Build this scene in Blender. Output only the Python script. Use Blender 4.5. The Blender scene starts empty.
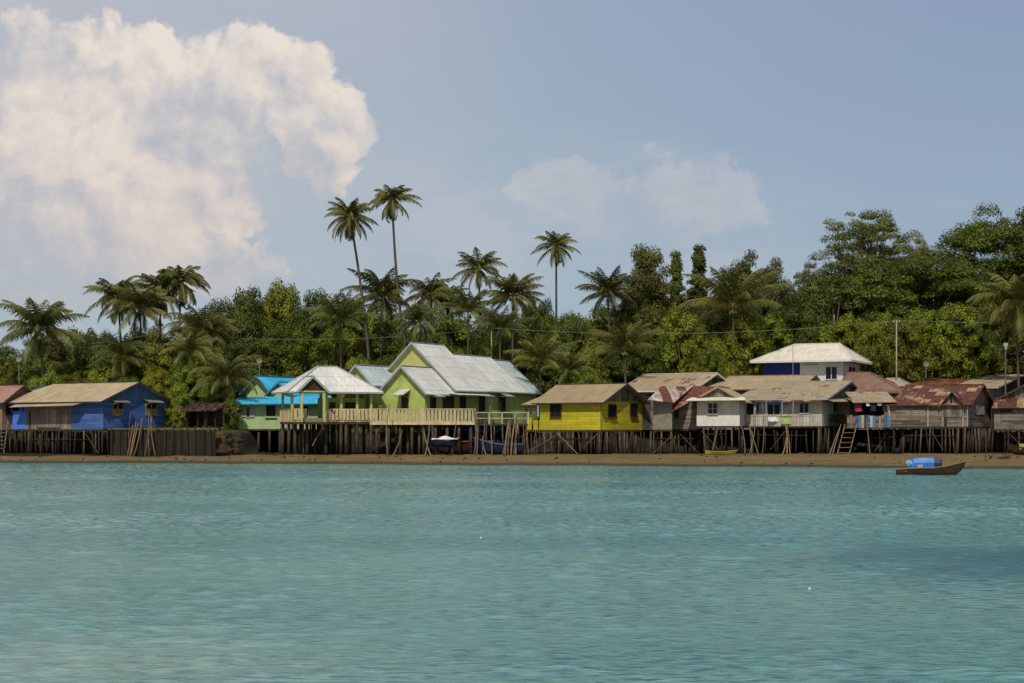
import bpy, math, random
import numpy as np
from mathutils import Vector, Matrix

random.seed(7)
rng = np.random.default_rng(11)
PI = math.pi
F = 1600.0          # focal length in pixels
CH = 3.06           # camera height above the water
HY = 428.0          # picture row of the horizon
sc = bpy.context.scene
col = sc.collection

def at(px, py, Y):
    return Vector(((px - 512) / F * Y, Y, CH + (HY - py) / F * Y))
def X_of(px, Y): return (px - 512) / F * Y
def Z_of(py, Y): return CH + (HY - py) / F * Y

# ------------------------------------------------------------------ materials
class NT:
    def __init__(s, tree):
        s.t = tree; s.n = tree.nodes; s.l = tree.links
    def new(s, typ, **kw):
        n = s.n.new(typ)
        for k, v in kw.items(): setattr(n, k, v)
        return n
    def put(s, sock, v):
        if v is None: return
        if hasattr(v, 'is_linked') or hasattr(v, 'links'): s.l.new(v, sock)
        else: sock.default_value = v
    def math(s, op, a, b=None, c=None, clamp=False):
        n = s.new('ShaderNodeMath', operation=op); n.use_clamp = clamp
        s.put(n.inputs[0], a); s.put(n.inputs[1], b)
        if c is not None: s.put(n.inputs[2], c)
        return n.outputs[0]
    def vmath(s, op, a, b=None):
        n = s.new('ShaderNodeVectorMath', operation=op)
        s.put(n.inputs[0], a); s.put(n.inputs[1], b)
        return n.outputs[1] if op in ('LENGTH', 'DISTANCE', 'DOT_PRODUCT') else n.outputs[0]
    def mix(s, f, a, b, mode='MIX'):
        n = s.new('ShaderNodeMix', data_type='RGBA', blend_type=mode)
        s.put(n.inputs[0], f); s.put(n.inputs[6], a); s.put(n.inputs[7], b)
        return n.outputs[2]
    dim = '3D'
    def noise(s, vec, scale, detail=3, rough=0.5, dist=0.0):
        n = s.new('ShaderNodeTexNoise', noise_dimensions=s.dim)
        s.put(n.inputs['Vector'], vec); n.inputs['Scale'].default_value = scale
        n.inputs['Detail'].default_value = detail; n.inputs['Roughness'].default_value = rough
        n.inputs['Distortion'].default_value = dist
        return n.outputs[0]
    def noisec(s, vec, scale, detail=3, rough=0.5):
        n = s.new('ShaderNodeTexNoise', noise_dimensions=s.dim)
        s.put(n.inputs['Vector'], vec); n.inputs['Scale'].default_value = scale
        n.inputs['Detail'].default_value = detail; n.inputs['Roughness'].default_value = rough
        return n.outputs[1]
    def ramp(s, f, a, b, lo=0.0, hi=1.0, smooth=True):
        n = s.new('ShaderNodeMapRange'); n.interpolation_type = 'SMOOTHSTEP' if smooth else 'LINEAR'
        s.put(n.inputs[0], f); n.inputs[1].default_value = a; n.inputs[2].default_value = b
        n.inputs[3].default_value = lo; n.inputs[4].default_value = hi
        return n.outputs[0]
    def comb(s, x, y, z):
        n = s.new('ShaderNodeCombineXYZ')
        s.put(n.inputs[0], x); s.put(n.inputs[1], y); s.put(n.inputs[2], z)
        return n.outputs[0]
    def sep(s, v):
        n = s.new('ShaderNodeSeparateXYZ'); s.put(n.inputs[0], v); return n.outputs
    def white(s, vec):
        n = s.new('ShaderNodeTexWhiteNoise', noise_dimensions='3D'); s.put(n.inputs[0], vec); return n.outputs[0]

def c4(c, k=1.0): return (c[0]*k, c[1]*k, c[2]*k, 1.0)

def new_mat(name):
    m = bpy.data.materials.new(name); m.use_nodes = True
    m.node_tree.nodes.clear()
    t = NT(m.node_tree)
    out = t.new('ShaderNodeOutputMaterial')
    b = t.new('ShaderNodeBsdfPrincipled')
    t.l.new(b.outputs[0], out.inputs[0])
    b.inputs['Specular IOR Level'].default_value = 0.25
    return m, t, b, out

def bump(t, b, h, strength=0.4, dist=0.02):
    n = t.new('ShaderNodeBump'); n.inputs['Strength'].default_value = strength
    n.inputs['Distance'].default_value = dist
    t.put(n.inputs['Height'], h); t.l.new(n.outputs[0], b.inputs['Normal'])

def objco(t):
    return t.new('ShaderNodeTexCoord').outputs['Object']

def m_plain(name, c, rough=0.7, var=0.25, scale=2.0, dirt=None):
    m, t, b, _ = new_mat(name)
    co = objco(t)
    n = t.noise(co, scale, 5, 0.6)
    k = t.ramp(n, 0.3, 0.7, 0, 1)
    colr = t.mix(k, c4(c, 1 - var), c4(c, 1 + var * 0.6))
    if dirt:
        n2 = t.noise(co, scale * 0.45, 6, 0.7)
        colr = t.mix(t.ramp(n2, 0.48, 0.75, 0, 0.8), colr, c4(dirt))
    t.put(b.inputs['Base Color'], colr); b.inputs['Roughness'].default_value = rough
    bump(t, b, n, 0.3, 0.02)
    return m

def m_planks(name, c, c2=None, axis='z', size=0.22, wear=0.35, grime=(0.06, 0.05, 0.04), line=0.35, var=0.3):
    """boards: axis z = horizontal boards, axis h = upright boards"""
    m, t, b, _ = new_mat(name)
    co = objco(t); x, y, z = t.sep(co)
    u = z if axis == 'z' else t.math('ADD', x, t.math('MULTIPLY', y, 1.013))
    w = t.math('ADD', x, y) if axis == 'z' else z
    s = t.math('DIVIDE', u, size)
    idn = t.math('FLOOR', s); fr = t.math('FRACT', s)
    seg = t.math('FLOOR', t.math('ADD', t.math('DIVIDE', w, 2.7), t.math('MULTIPLY', idn, 0.37)))
    r = t.white(t.comb(idn, seg, 3.3))
    base = t.mix(r, c4(c, 1 - var), c4(c2 or c, 1 + var * 0.5))
    ln = t.math('LESS_THAN', fr, 0.13)
    # weathering streaks
    st = t.noise(t.vmath('MULTIPLY', co, (2.5, 2.5, 0.6)), 1.3, 6, 0.65)
    base = t.mix(t.ramp(st, 0.45, 0.72, 0, wear), base, c4(grime))
    foot = t.noise(co, 6, 3)
    base = t.mix(t.math('MULTIPLY', ln, line), base, (0.01, 0.01, 0.01, 1))
    base = t.mix(t.ramp(foot, 0.3, 0.7, 0, 0.25), base, c4(c, 0.55))
    t.put(b.inputs['Base Color'], base); b.inputs['Roughness'].default_value = 0.75
    bump(t, b, t.math('SUBTRACT', t.math('MULTIPLY', st, 0.3), ln), 0.5, 0.015)
    return m

def m_sheet(name, c, c2, rust=0.0, rustc=(0.09, 0.022, 0.012), swap=False, seam=0.35, cell=(0.9, 1.9), rustc2=(0.20, 0.06, 0.02), stripe=0.0, stripec=(0.5, 0.45, 0.38)):
    """corrugated or slab roofing seen from afar: sheets, overlaps, stains, rust"""
    m, t, b, _ = new_mat(name)
    co = objco(t); x, y, z = t.sep(co)
    if swap: x, y = y, x
    a = t.math('DIVIDE', x, cell[0]); d = t.math('DIVIDE', y, cell[1])
    r = t.white(t.comb(t.math('FLOOR', a), t.math('FLOOR', d), 1.7))
    r2 = t.white(t.comb(t.math('FLOOR', a), 7.0, 1.7))
    base = t.mix(r, c4(c), c4(c2))
    flow = t.comb(t.math('MULTIPLY', x, 3.2), t.math('MULTIPLY', y, 0.55), z)
    st = t.noise(flow, 1.1, 6, 0.7)
    base = t.mix(t.ramp(st, 0.35, 0.75, 0, 0.55), base, c4(c, 0.5))
    big = t.noise(co, 0.5, 5, 0.65)
    base = t.mix(t.ramp(big, 0.4, 0.7, 0, 0.4), base, c4(c2, 0.6))
    if rust > 0:
        rn = t.math('ADD', t.math('MULTIPLY', st, 0.5), t.math('ADD', t.math('MULTIPLY', r, 0.35), t.math('MULTIPLY', big, 0.4)))
        th = 0.62 - (rust - 0.5) * 0.6
        rc = t.mix(t.ramp(t.noise(flow, 1.7, 6, 0.75), 0.38, 0.66), c4(rustc), c4(rustc2))
        base = t.mix(t.ramp(rn, th - 0.06, th + 0.06, 0, 0.96), base, rc)
    if stripe > 0:
        base = t.mix(t.math('MULTIPLY', t.math('LESS_THAN', r2, stripe), t.ramp(st, 0.3, 0.6, 1, 0.3)), base, c4(stripec))
    la = t.math('LESS_THAN', t.math('FRACT', a), 0.07)
    ld = t.math('LESS_THAN', t.math('FRACT', d), 0.05)
    base = t.mix(t.math('MULTIPLY', t.math('MAXIMUM', t.math('MULTIPLY', la, 0.5), ld), seam), base, c4(c, 0.25))
    t.put(b.inputs['Base Color'], base)
    b.inputs['Roughness'].default_value = 0.6
    wv = t.math('SINE', t.math('MULTIPLY', x, 2 * PI / 0.22))
    bump(t, b, t.math('ADD', t.math('MULTIPLY', wv, 0.5), t.math('MULTIPLY', st, 0.6)), 0.5, 0.03)
    return m

def m_leaf(name, c_dark, c_light, trans=0.32, rough=0.55, nscale=0.35):
    m, t, b, out = new_mat(name)
    isl = t.new('ShaderNodeNewGeometry').outputs['Random Per Island']
    oi = t.new('ShaderNodeObjectInfo')
    co = objco(t)
    n = t.noise(co, nscale, 3, 0.6)
    k = t.math('ADD', t.math('MULTIPLY', t.ramp(n, 0.35, 0.68, 0, 1), 0.6), t.math('MULTIPLY', isl, 0.4))
    colr = t.mix(k, c4(c_dark), c4(c_light))
    hs = t.new('ShaderNodeHueSaturation')
    t.put(hs.inputs['Hue'], t.ramp(oi.outputs['Random'], 0, 1, 0.460, 0.503, False))
    t.put(hs.inputs['Value'], t.ramp(t.math('FRACT', t.math('MULTIPLY', oi.outputs['Random'], 7.3)), 0, 1, 0.66, 1.22, False))
    t.put(hs.inputs['Color'], colr)
    colr = hs.outputs[0]
    t.put(b.inputs['Base Color'], colr); b.inputs['Roughness'].default_value = rough
    tr = t.new('ShaderNodeBsdfTranslucent')
    t.put(tr.inputs[0], t.mix(0.5, colr, (0.10, 0.13, 0.01, 1)))
    mx = t.new('ShaderNodeMixShader'); mx.inputs[0].default_value = trans
    t.l.new(b.outputs[0], mx.inputs[1]); t.l.new(tr.outputs[0], mx.inputs[2])
    t.l.new(mx.outputs[0], out.inputs[0])
    return m

M = {}
M['blue'] = m_planks('blue_boards', (0.045, 0.11, 0.30), (0.065, 0.14, 0.36), 'z', 0.26, 0.4, (0.03, 0.06, 0.18), 0.45, 0.22)
M['bluegrey'] = m_planks('blue_grey_boards', (0.06, 0.14, 0.26), None, 'h', 0.25, 0.3, (0.06, 0.08, 0.1), 0.3, 0.2)
M['bluedoor'] = m_plain('light_blue_paint', (0.08, 0.19, 0.60), 0.5, 0.15)
M['yellow'] = m_planks('yellow_boards', (0.44, 0.38, 0.018), (0.52, 0.44, 0.025), 'z', 0.24, 0.45, (0.22, 0.19, 0.03), 0.45, 0.2)
M['lime'] = m_plain('lime_paint', (0.36, 0.42, 0.11), 0.7, 0.16, 1.2, (0.22, 0.25, 0.07))
M['limecream'] = m_plain('pale_lime_paint', (0.42, 0.42, 0.14), 0.7, 0.12, 1.2)
M['palegreen'] = m_plain('pale_green_paint', (0.34, 0.46, 0.21), 0.7, 0.12, 1.0)
M['postyellow'] = m_plain('yellow_green_paint', (0.40, 0.41, 0.15), 0.7, 0.15, 2)
M['railcream'] = m_plain('cream_rail_paint', (0.52, 0.41, 0.24), 0.7, 0.2, 2.5, (0.25, 0.17, 0.07))
M['railyellow'] = m_plain('faded_yellow_rail_paint', (0.40, 0.345, 0.19), 0.7, 0.2, 2.5, (0.30, 0.20, 0.09))
M['white'] = m_plain('white_paint', (0.60, 0.58, 0.52), 0.65, 0.08, 1.5, (0.42, 0.38, 0.32))
M['whiteboards'] = m_planks('white_boards', (0.52, 0.50, 0.44), (0.60, 0.57, 0.50), 'h', 0.3, 0.25, (0.3, 0.27, 0.22), 0.25, 0.12)
M['whitewall'] = m_plain('white_render', (0.58, 0.58, 0.58), 0.8, 0.06, 0.8, (0.46, 0.46, 0.45))
M['navy'] = m_plain('navy_paint', (0.012, 0.03, 0.22), 0.6, 0.12)
M['wood'] = m_planks('weathered_grey_boards', (0.13, 0.105, 0.08), (0.24, 0.20, 0.16), 'z', 0.2, 0.5, (0.05, 0.04, 0.03), 0.6, 0.4)
M['woodv'] = m_planks('weathered_upright_boards', (0.12, 0.10, 0.08), (0.22, 0.18, 0.14), 'h', 0.2, 0.5, (0.05, 0.04, 0.03), 0.6, 0.4)
M['palewood'] = m_planks('pale_weathered_boards', (0.38, 0.34, 0.28), (0.52, 0.47, 0.40), 'h', 0.3, 0.35, (0.12, 0.09, 0.07), 0.5, 0.25)
M['greyboard'] = m_planks('bare_tan_boards', (0.20, 0.16, 0.11), (0.28, 0.22, 0.155), 'h', 0.8, 0.4, (0.10, 0.075, 0.055), 0.5, 0.2)
M['beigewall'] = m_plain('stained_beige_wall', (0.43, 0.39, 0.32), 0.8, 0.15, 1.2, (0.2, 0.16, 0.11))
M['tanwall'] = m_plain('tan_wall', (0.24, 0.16, 0.10), 0.8, 0.2, 1.2, (0.14, 0.09, 0.06))
M['concrete'] = m_plain('stained_concrete', (0.20, 0.175, 0.135), 0.85, 0.25, 1.0, (0.10, 0.085, 0.06))
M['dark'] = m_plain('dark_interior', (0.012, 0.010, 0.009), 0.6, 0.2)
M['glass'] = m_plain('window_glass', (0.012, 0.014, 0.018), 0.12, 0.2)
M['brown'] = m_plain('dark_brown_wood', (0.055, 0.028, 0.018), 0.7, 0.3)
M['olive'] = m_plain('olive_shutter_paint', (0.20, 0.18, 0.07), 0.7, 0.2)
M['awnw'] = m_sheet('pale_awning_sheet', (0.55, 0.55, 0.50), (0.62, 0.62, 0.58), 0.0)
M['awng'] = m_sheet('grey_awning_sheet', (0.26, 0.28, 0.29), (0.36, 0.37, 0.37), 0.0)
M['roofbeige'] = m_sheet('beige_roofing', (0.36, 0.275, 0.16), (0.45, 0.36, 0.22), 0.0, seam=0.22)
M['roofbeige2'] = m_sheet('stained_beige_roofing', (0.32, 0.24, 0.145), (0.42, 0.33, 0.21), 0.22, seam=0.3)
M['roofbrown'] = m_sheet('brown_stained_roofing', (0.28, 0.21, 0.115), (0.35, 0.27, 0.15), 0.0, seam=0.28)
M['roofwhite'] = m_sheet('pale_grey_roofing', (0.56, 0.56, 0.52), (0.68, 0.66, 0.61), 0.0, swap=True, seam=0.45, cell=(1.0, 1.1))
M['roofblueg'] = m_sheet('pale_blue_grey_roofing', (0.40, 0.47, 0.50), (0.52, 0.58, 0.60), 0.0, swap=True, seam=0.35, cell=(1.0, 1.3))
M['roofcream'] = m_sheet('cream_metal_roofing', (0.66, 0.60, 0.48), (0.72, 0.66, 0.54), 0.0, seam=0.15)
M['roofturq'] = m_sheet('turquoise_metal_roofing', (0.04, 0.38, 0.62), (0.05, 0.45, 0.70), 0.0, swap=True, seam=0.1)
M['roofred'] = m_sheet('red_brown_roofing', (0.19, 0.105, 0.07), (0.25, 0.145, 0.10), 0.0, seam=0.2)
M['roofpink'] = m_sheet('faded_pink_roofing', (0.28, 0.13, 0.10), (0.36, 0.20, 0.16), 0.0)
M['rust'] = m_sheet('rusted_iron_roofing', (0.40, 0.29, 0.14), (0.16, 0.07, 0.035), 0.66, rustc=(0.045, 0.016, 0.011), rustc2=(0.15, 0.038, 0.014), seam=0.5, stripe=0.0, cell=(0.9, 1.3))
M['rust2'] = m_sheet('rusted_striped_roofing', (0.42, 0.34, 0.25), (0.24, 0.13, 0.09), 0.60, rustc=(0.06, 0.018, 0.012), rustc2=(0.16, 0.042, 0.018), seam=0.4, stripe=0.45, stripec=(0.55, 0.48, 0.4))
M['rust3'] = m_sheet('rust_orange_roofing', (0.30, 0.17, 0.08), (0.14, 0.05, 0.03), 0.66, rustc=(0.06, 0.018, 0.010), rustc2=(0.22, 0.06, 0.018), seam=0.4)
M['trimdark'] = m_plain('dark_trim', (0.05, 0.042, 0.038), 0.7, 0.2)
M['trimgrey'] = m_plain('grey_trim', (0.30, 0.32, 0.32), 0.7, 0.15)
M['trimwhite'] = m_plain('white_trim', (0.58, 0.56, 0.52), 0.7, 0.12)
M['trimblue'] = m_plain('blue_grey_trim', (0.08, 0.18, 0.26), 0.7, 0.15)
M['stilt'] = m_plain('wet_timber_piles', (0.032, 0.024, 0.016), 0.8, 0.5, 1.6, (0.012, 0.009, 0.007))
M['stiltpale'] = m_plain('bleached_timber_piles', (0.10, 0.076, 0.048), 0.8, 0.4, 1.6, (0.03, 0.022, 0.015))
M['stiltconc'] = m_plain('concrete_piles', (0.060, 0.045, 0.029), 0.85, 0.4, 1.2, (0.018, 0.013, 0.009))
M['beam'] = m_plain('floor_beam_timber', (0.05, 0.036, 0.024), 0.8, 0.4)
M['bamboo'] = m_plain('dry_bamboo', (0.20, 0.135, 0.065), 0.7, 0.35, 1.5, (0.07, 0.045, 0.022))
M['greypole'] = m_plain('grey_pole_timber', (0.14, 0.11, 0.075), 0.8, 0.35, 1.5)
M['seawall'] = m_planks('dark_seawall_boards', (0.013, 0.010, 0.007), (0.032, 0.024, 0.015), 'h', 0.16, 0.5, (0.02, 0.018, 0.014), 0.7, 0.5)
M['stone'] = m_plain('rubble_stone', (0.045, 0.033, 0.02), 0.9, 0.5, 3, (0.015, 0.011, 0.007))
M['cloth'] = m_plain('white_tarpaulin', (0.60, 0.58, 0.52), 0.6, 0.15)
M['clothbright'] = m_plain('white_laundry', (0.62, 0.60, 0.58), 0.8, 0.1)
M['clothdark'] = m_plain('dark_laundry', (0.02, 0.02, 0.035), 0.9, 0.3)
M['pink'] = m_plain('pink_cloth', (0.36, 0.03, 0.11), 0.8, 0.2)
M['limecloth'] = m_plain('lime_cloth', (0.30, 0.38, 0.16), 0.8, 0.15)
M['tarp'] = m_plain('blue_tarpaulin', (0.022, 0.15, 0.46), 0.45, 0.25, 1.5)
M['tarplight'] = m_plain('pale_blue_tarpaulin', (0.14, 0.34, 0.56), 0.5, 0.3, 6)
M['tarpdark'] = m_plain('dark_blue_tarpaulin', (0.008, 0.022, 0.075), 0.5, 0.3)
M['tarpteal'] = m_plain('teal_netting', (0.012, 0.05, 0.06), 0.6, 0.4)
M['hull'] = m_plain('varnished_hull', (0.040, 0.019, 0.010), 0.6, 0.4, 1.2, (0.02, 0.010, 0.006))
M['hullrail'] = m_plain('tan_gunwale', (0.19, 0.11, 0.05), 0.5, 0.25)
M['hulldark'] = m_plain('dark_maroon_hull', (0.045, 0.018, 0.014), 0.5, 0.3)
M['hullred'] = m_plain('dark_red_strake', (0.16, 0.035, 0.02), 0.5, 0.3)
M['hullnavy'] = m_plain('navy_hull', (0.010, 0.018, 0.042), 0.5, 0.3)
M['hullyellow'] = m_plain('yellow_hull', (0.26, 0.24, 0.03), 0.5, 0.3)
M['bark'] = m_plain('grey_bark', (0.13, 0.105, 0.08), 0.9, 0.35, 3)
M['palmbark'] = m_plain('palm_bark', (0.085, 0.068, 0.05), 0.9, 0.3, 4)
M['metalpole'] = m_plain('galvanised_pole', (0.26, 0.24, 0.20), 0.5, 0.15)
M['wire'] = m_plain('aerial_wire', (0.17, 0.16, 0.13), 0.5, 0.1)
M['thatch'] = m_plain('dry_thatch', (0.10, 0.065, 0.045), 0.95, 0.5, 6)
M['leafA'] = m_leaf('broad_dark_leaves', (0.032, 0.056, 0.007), (0.135, 0.172, 0.020))
M['leafB'] = m_leaf('yellow_green_leaves', (0.070, 0.115, 0.009), (0.255, 0.300, 0.025))
M['leafC'] = m_leaf('olive_leaves', (0.042, 0.062, 0.010), (0.155, 0.175, 0.028))
M['leafD'] = m_leaf('airy_leaves', (0.080, 0.110, 0.022), (0.225, 0.260, 0.050), 0.4)
M['leafE'] = m_leaf('young_crown_leaves', (0.042, 0.062, 0.012), (0.145, 0.155, 0.036))
M['palmleaf'] = m_leaf('palm_fronds', (0.040, 0.056, 0.012), (0.145, 0.155, 0.034), 0.25, 0.45, 0.25)
M['palmleafy'] = m_leaf('yellowing_palm_fronds', (0.045, 0.068, 0.012), (0.150, 0.170, 0.032), 0.25, 0.45, 0.25)
M['palmrib'] = m_plain('palm_midribs', (0.20, 0.16, 0.04), 0.6, 0.3)
M['twig'] = m_plain('dry_twigs', (0.20, 0.12, 0.07), 0.9, 0.3)
M['grass'] = m_leaf('undergrowth_leaves', (0.025, 0.045, 0.008), (0.11, 0.14, 0.02))

# ------------------------------------------------------------------ mesh helpers
class MB:
    def __init__(s): s.v = []; s.f = []
    def add(s, vs, fs):
        o = len(s.v); s.v += [tuple(v) for v in vs]; s.f += [tuple(i + o for i in f) for f in fs]
    def box(s, x0, x1, y0, y1, z0, z1):
        x0, x1 = min(x0, x1), max(x0, x1); y0, y1 = min(y0, y1), max(y0, y1); z0, z1 = min(z0, z1), max(z0, z1)
        s.add([(x0,y0,z0),(x1,y0,z0),(x1,y1,z0),(x0,y1,z0),(x0,y0,z1),(x1,y0,z1),(x1,y1,z1),(x0,y1,z1)],
              [(0,3,2,1),(4,5,6,7),(0,1,5,4),(1,2,6,5),(2,3,7,6),(3,0,4,7)])
    def slab(s, pts, t):
        """thick polygon: pts in order, thickness t downwards"""
        n = len(pts); P = [Vector(p) for p in pts]
        nn = (P[1] - P[0]).cross(P[2] - P[0]).normalized()
        if nn.z < 0: P.reverse(); nn = -nn
        Q = [p - nn * t for p in P]
        s.add(P + Q, [tuple(range(n)), tuple(range(2*n-1, n-1, -1))] + [(i, i+n, (i+1) % n + n, (i+1) % n) for i in range(n)])
    def bar(s, a, b, w, h=None):
        """rectangular bar between two points"""
        a = Vector(a); b = Vector(b); h = h or w
        d = (b - a).normalized(); up = Vector((0,0,1)) if abs(d.z) < 0.95 else Vector((0,1,0))
        r = d.cross(up).normalized(); u = r.cross(d).normalized()
        vs = []
        for p in (a, b):
            for (i, j) in ((-1,-1),(1,-1),(1,1),(-1,1)): vs.append(p + r * (w/2*i) + u * (h/2*j))
        s.add(vs, [(0,1,2,3),(7,6,5,4),(0,4,5,1),(1,5,6,2),(2,6,7,3),(3,7,4,0)])
    def tube(s, pts, rad, n=8, wob=0.0):
        pts = [Vector(p) for p in pts]
        if not hasattr(rad, '__len__'): rad = [rad] * len(pts)
        rings = []
        for i, p in enumerate(pts):
            d = (pts[min(i+1, len(pts)-1)] - pts[max(i-1, 0)]).normalized()
            ref = Vector((0, 1, 0)) if abs(d.y) < 0.9 else Vector((1, 0, 0))
            r = d.cross(ref).normalized(); u = r.cross(d)
            rings.append([p + (r * math.cos(2*PI*k/n) + u * math.sin(2*PI*k/n)) * rad[i] * (1 + random.uniform(-wob, wob)) for k in range(n)])
        vs = [v for rg in rings for v in rg]; fs = []
        for i in range(len(pts) - 1):
            for k in range(n):
                a = i*n + k; b = i*n + (k+1) % n
                fs.append((a, b, b+n, a+n))
        fs.append(tuple(range(n-1, -1, -1))); fs.append(tuple(range((len(pts)-1)*n, len(pts)*n)))
        s.add(vs, fs)
    def build(s, name, m, parent=None, smooth=False):
        me = bpy.data.meshes.new(name); me.from_pydata(s.v, [], s.f); me.update()
        if smooth:
            me.polygons.foreach_set('use_smooth', [True] * len(me.polygons))
        o = bpy.data.objects.new(name, me); me.materials.append(m); col.objects.link(o)
        if parent is not None: o.parent = parent
        return o

def np_mesh(name, V, Q, m, parent=None, smooth=False):
    me = bpy.data.meshes.new(name)
    V = np.asarray(V, dtype=np.float32); Q = np.asarray(Q, dtype=np.int32)
    k = Q.shape[1]
    me.vertices.add(len(V)); me.vertices.foreach_set('co', V.ravel())
    me.loops.add(Q.size); me.loops.foreach_set('vertex_index', Q.ravel())
    me.polygons.add(len(Q)); me.polygons.foreach_set('loop_start', np.arange(0, Q.size, k, dtype=np.int32))
    me.polygons.foreach_set('loop_total', np.full(len(Q), k, dtype=np.int32))
    if smooth: me.polygons.foreach_set('use_smooth', np.ones(len(Q), dtype=bool))
    me.update(calc_edges=True); me.validate()
    o = bpy.data.objects.new(name, me); me.materials.append(m); col.objects.link(o)
    if parent is not None: o.parent = parent
    return o

def tag(o, label=None, cat=None, group=None, kind=None):
    if label: o['label'] = label
    if cat: o['category'] = cat
    if group: o['group'] = group
    if kind: o['kind'] = kind
    return o
def empty(name, loc, rz=0.0):
    o = bpy.data.objects.new(name, None); col.objects.link(o)
    o.empty_display_size = 0.5
    o.location = loc; o.rotation_euler = (0, 0, rz); return o

# ------------------------------------------------------------------ terrain
def shore_Y(x):
    pts = [(-80, 141), (-45, 140), (-20, 137), (0, 130), (15, 127), (30, 121), (40, 118), (80, 115)]
    return np.interp(x, [p[0] for p in pts], [p[1] for p in pts]) + 0.8*np.sin(x*0.35) + 0.5*np.sin(x*1.1+1) + 0.35*np.sin(x*2.7)
def bank_Y(x):
    # where the yard behind the seawall begins, and the general bank
    return np.interp(x, [-80, -36.5, -36, -27, -26, -24, 80], [163, 163, 149.3, 149.3, 152, 163, 163])
def sstep(a, b, x):
    t = np.clip((x - a) / (b - a), 0, 1); return t * t * (3 - 2 * t)
def wnoise(x, y):
    return (np.sin(x*0.9+y*0.3)*np.sin(y*0.7-x*0.2+1.3) + 0.5*np.sin(x*2.3+1.1)*np.sin(y*2.1+0.4) + 0.3*np.sin(x*4.7+y*1.9)*np.sin(y*5.1+2))
def ground_z(x, y):
    x = np.asarray(x, float); y = np.asarray(y, float)
    s = shore_Y(x)
    z = np.where(y < s, -np.minimum((s - y) * 0.07, 1.8), np.interp(y - s, [0, 2, 8, 14, 30], [0, 0.12, 0.40, 0.58, 0.66]))
    z = z + 0.035 * wnoise(x, y) * sstep(-4, 2, y - s)
    b = bank_Y(x)
    z = z + 2.25 * sstep(0, np.where((x > -36.3) & (x < -26), 0.5, 6.0), y - b)
    z = z + 9 * sstep(5, 45, x) * sstep(168, 205, y) + 2.0 * sstep(175, 260, y)
    return z
def build_ground():
    xs = np.concatenate([np.linspace(-3000, -120, 14), np.linspace(-110, 110, 560), np.linspace(120, 3000, 14)])
    ys = np.concatenate([np.array([-400, -200, -50, 0, 40, 80, 100]), np.linspace(104, 175, 360), np.linspace(177, 300, 50), np.linspace(320, 4000, 16)])
    Xg, Yg = np.meshgrid(xs, ys)
    Zg = ground_z(Xg, Yg)
    nx = len(xs); ny = len(ys)
    V = np.stack([Xg.ravel(), Yg.ravel(), Zg.ravel()], 1)
    i, j = np.meshgrid(np.arange(nx-1), np.arange(ny-1)); a = (j*nx + i).ravel()
    Q = np.stack([a, a+1, a+nx+1, a+nx], 1)
    m, t, b, _ = new_mat('shore_ground')
    pos = t.new('ShaderNodeNewGeometry').outputs['Position']
    x, y, z = t.sep(pos)
    n1 = t.noise(pos, 0.9, 6, 0.65); n2 = t.noise(pos, 4.5, 5, 0.7)
    stre = t.noise(t.vmath('MULTIPLY', pos, (0.25, 1.6, 1)), 1.0, 5, 0.65)
    sand = t.mix(t.ramp(n2, 0.3, 0.72), c4((0.085, 0.055, 0.018)), c4((0.27, 0.18, 0.068)))
    sand = t.mix(t.ramp(stre, 0.42, 0.66, 0, 0.75), sand, c4((0.065, 0.042, 0.018)))
    weed = t.mix(n2, c4((0.022, 0.020, 0.008)), c4((0.055, 0.046, 0.018)))
    zz = t.math('ADD', z, t.math('MULTIPLY', t.math('SUBTRACT', n1, 0.5), 0.16))
    colr = t.mix(t.ramp(zz, 0.09, 0.24), weed, sand)
    mud = t.mix(n1, c4((0.008, 0.006, 0.004)), c4((0.019, 0.014, 0.008)))  # mud taken near black: the shade under the houses is painted in
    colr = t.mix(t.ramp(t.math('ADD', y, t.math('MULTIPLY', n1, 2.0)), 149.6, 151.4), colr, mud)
    colr = t.mix(t.ramp(n1, 0.50, 0.66, 0, 0.6), colr, c4((0.06, 0.050, 0.020)))
    soil = t.mix(n2, c4((0.035, 0.045, 0.012)), c4((0.08, 0.065, 0.03)))
    colr = t.mix(t.ramp(z, 2.4, 2.8), colr, soil)
    t.put(b.inputs['Base Color'], colr)
    t.put(b.inputs['Roughness'], t.ramp(zz, 0.02, 0.25, 0.45, 0.9))
    bump(t, b, t.math('ADD', n2, stre), 0.9, 0.06)
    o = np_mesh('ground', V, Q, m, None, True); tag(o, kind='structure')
build_ground()

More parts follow.
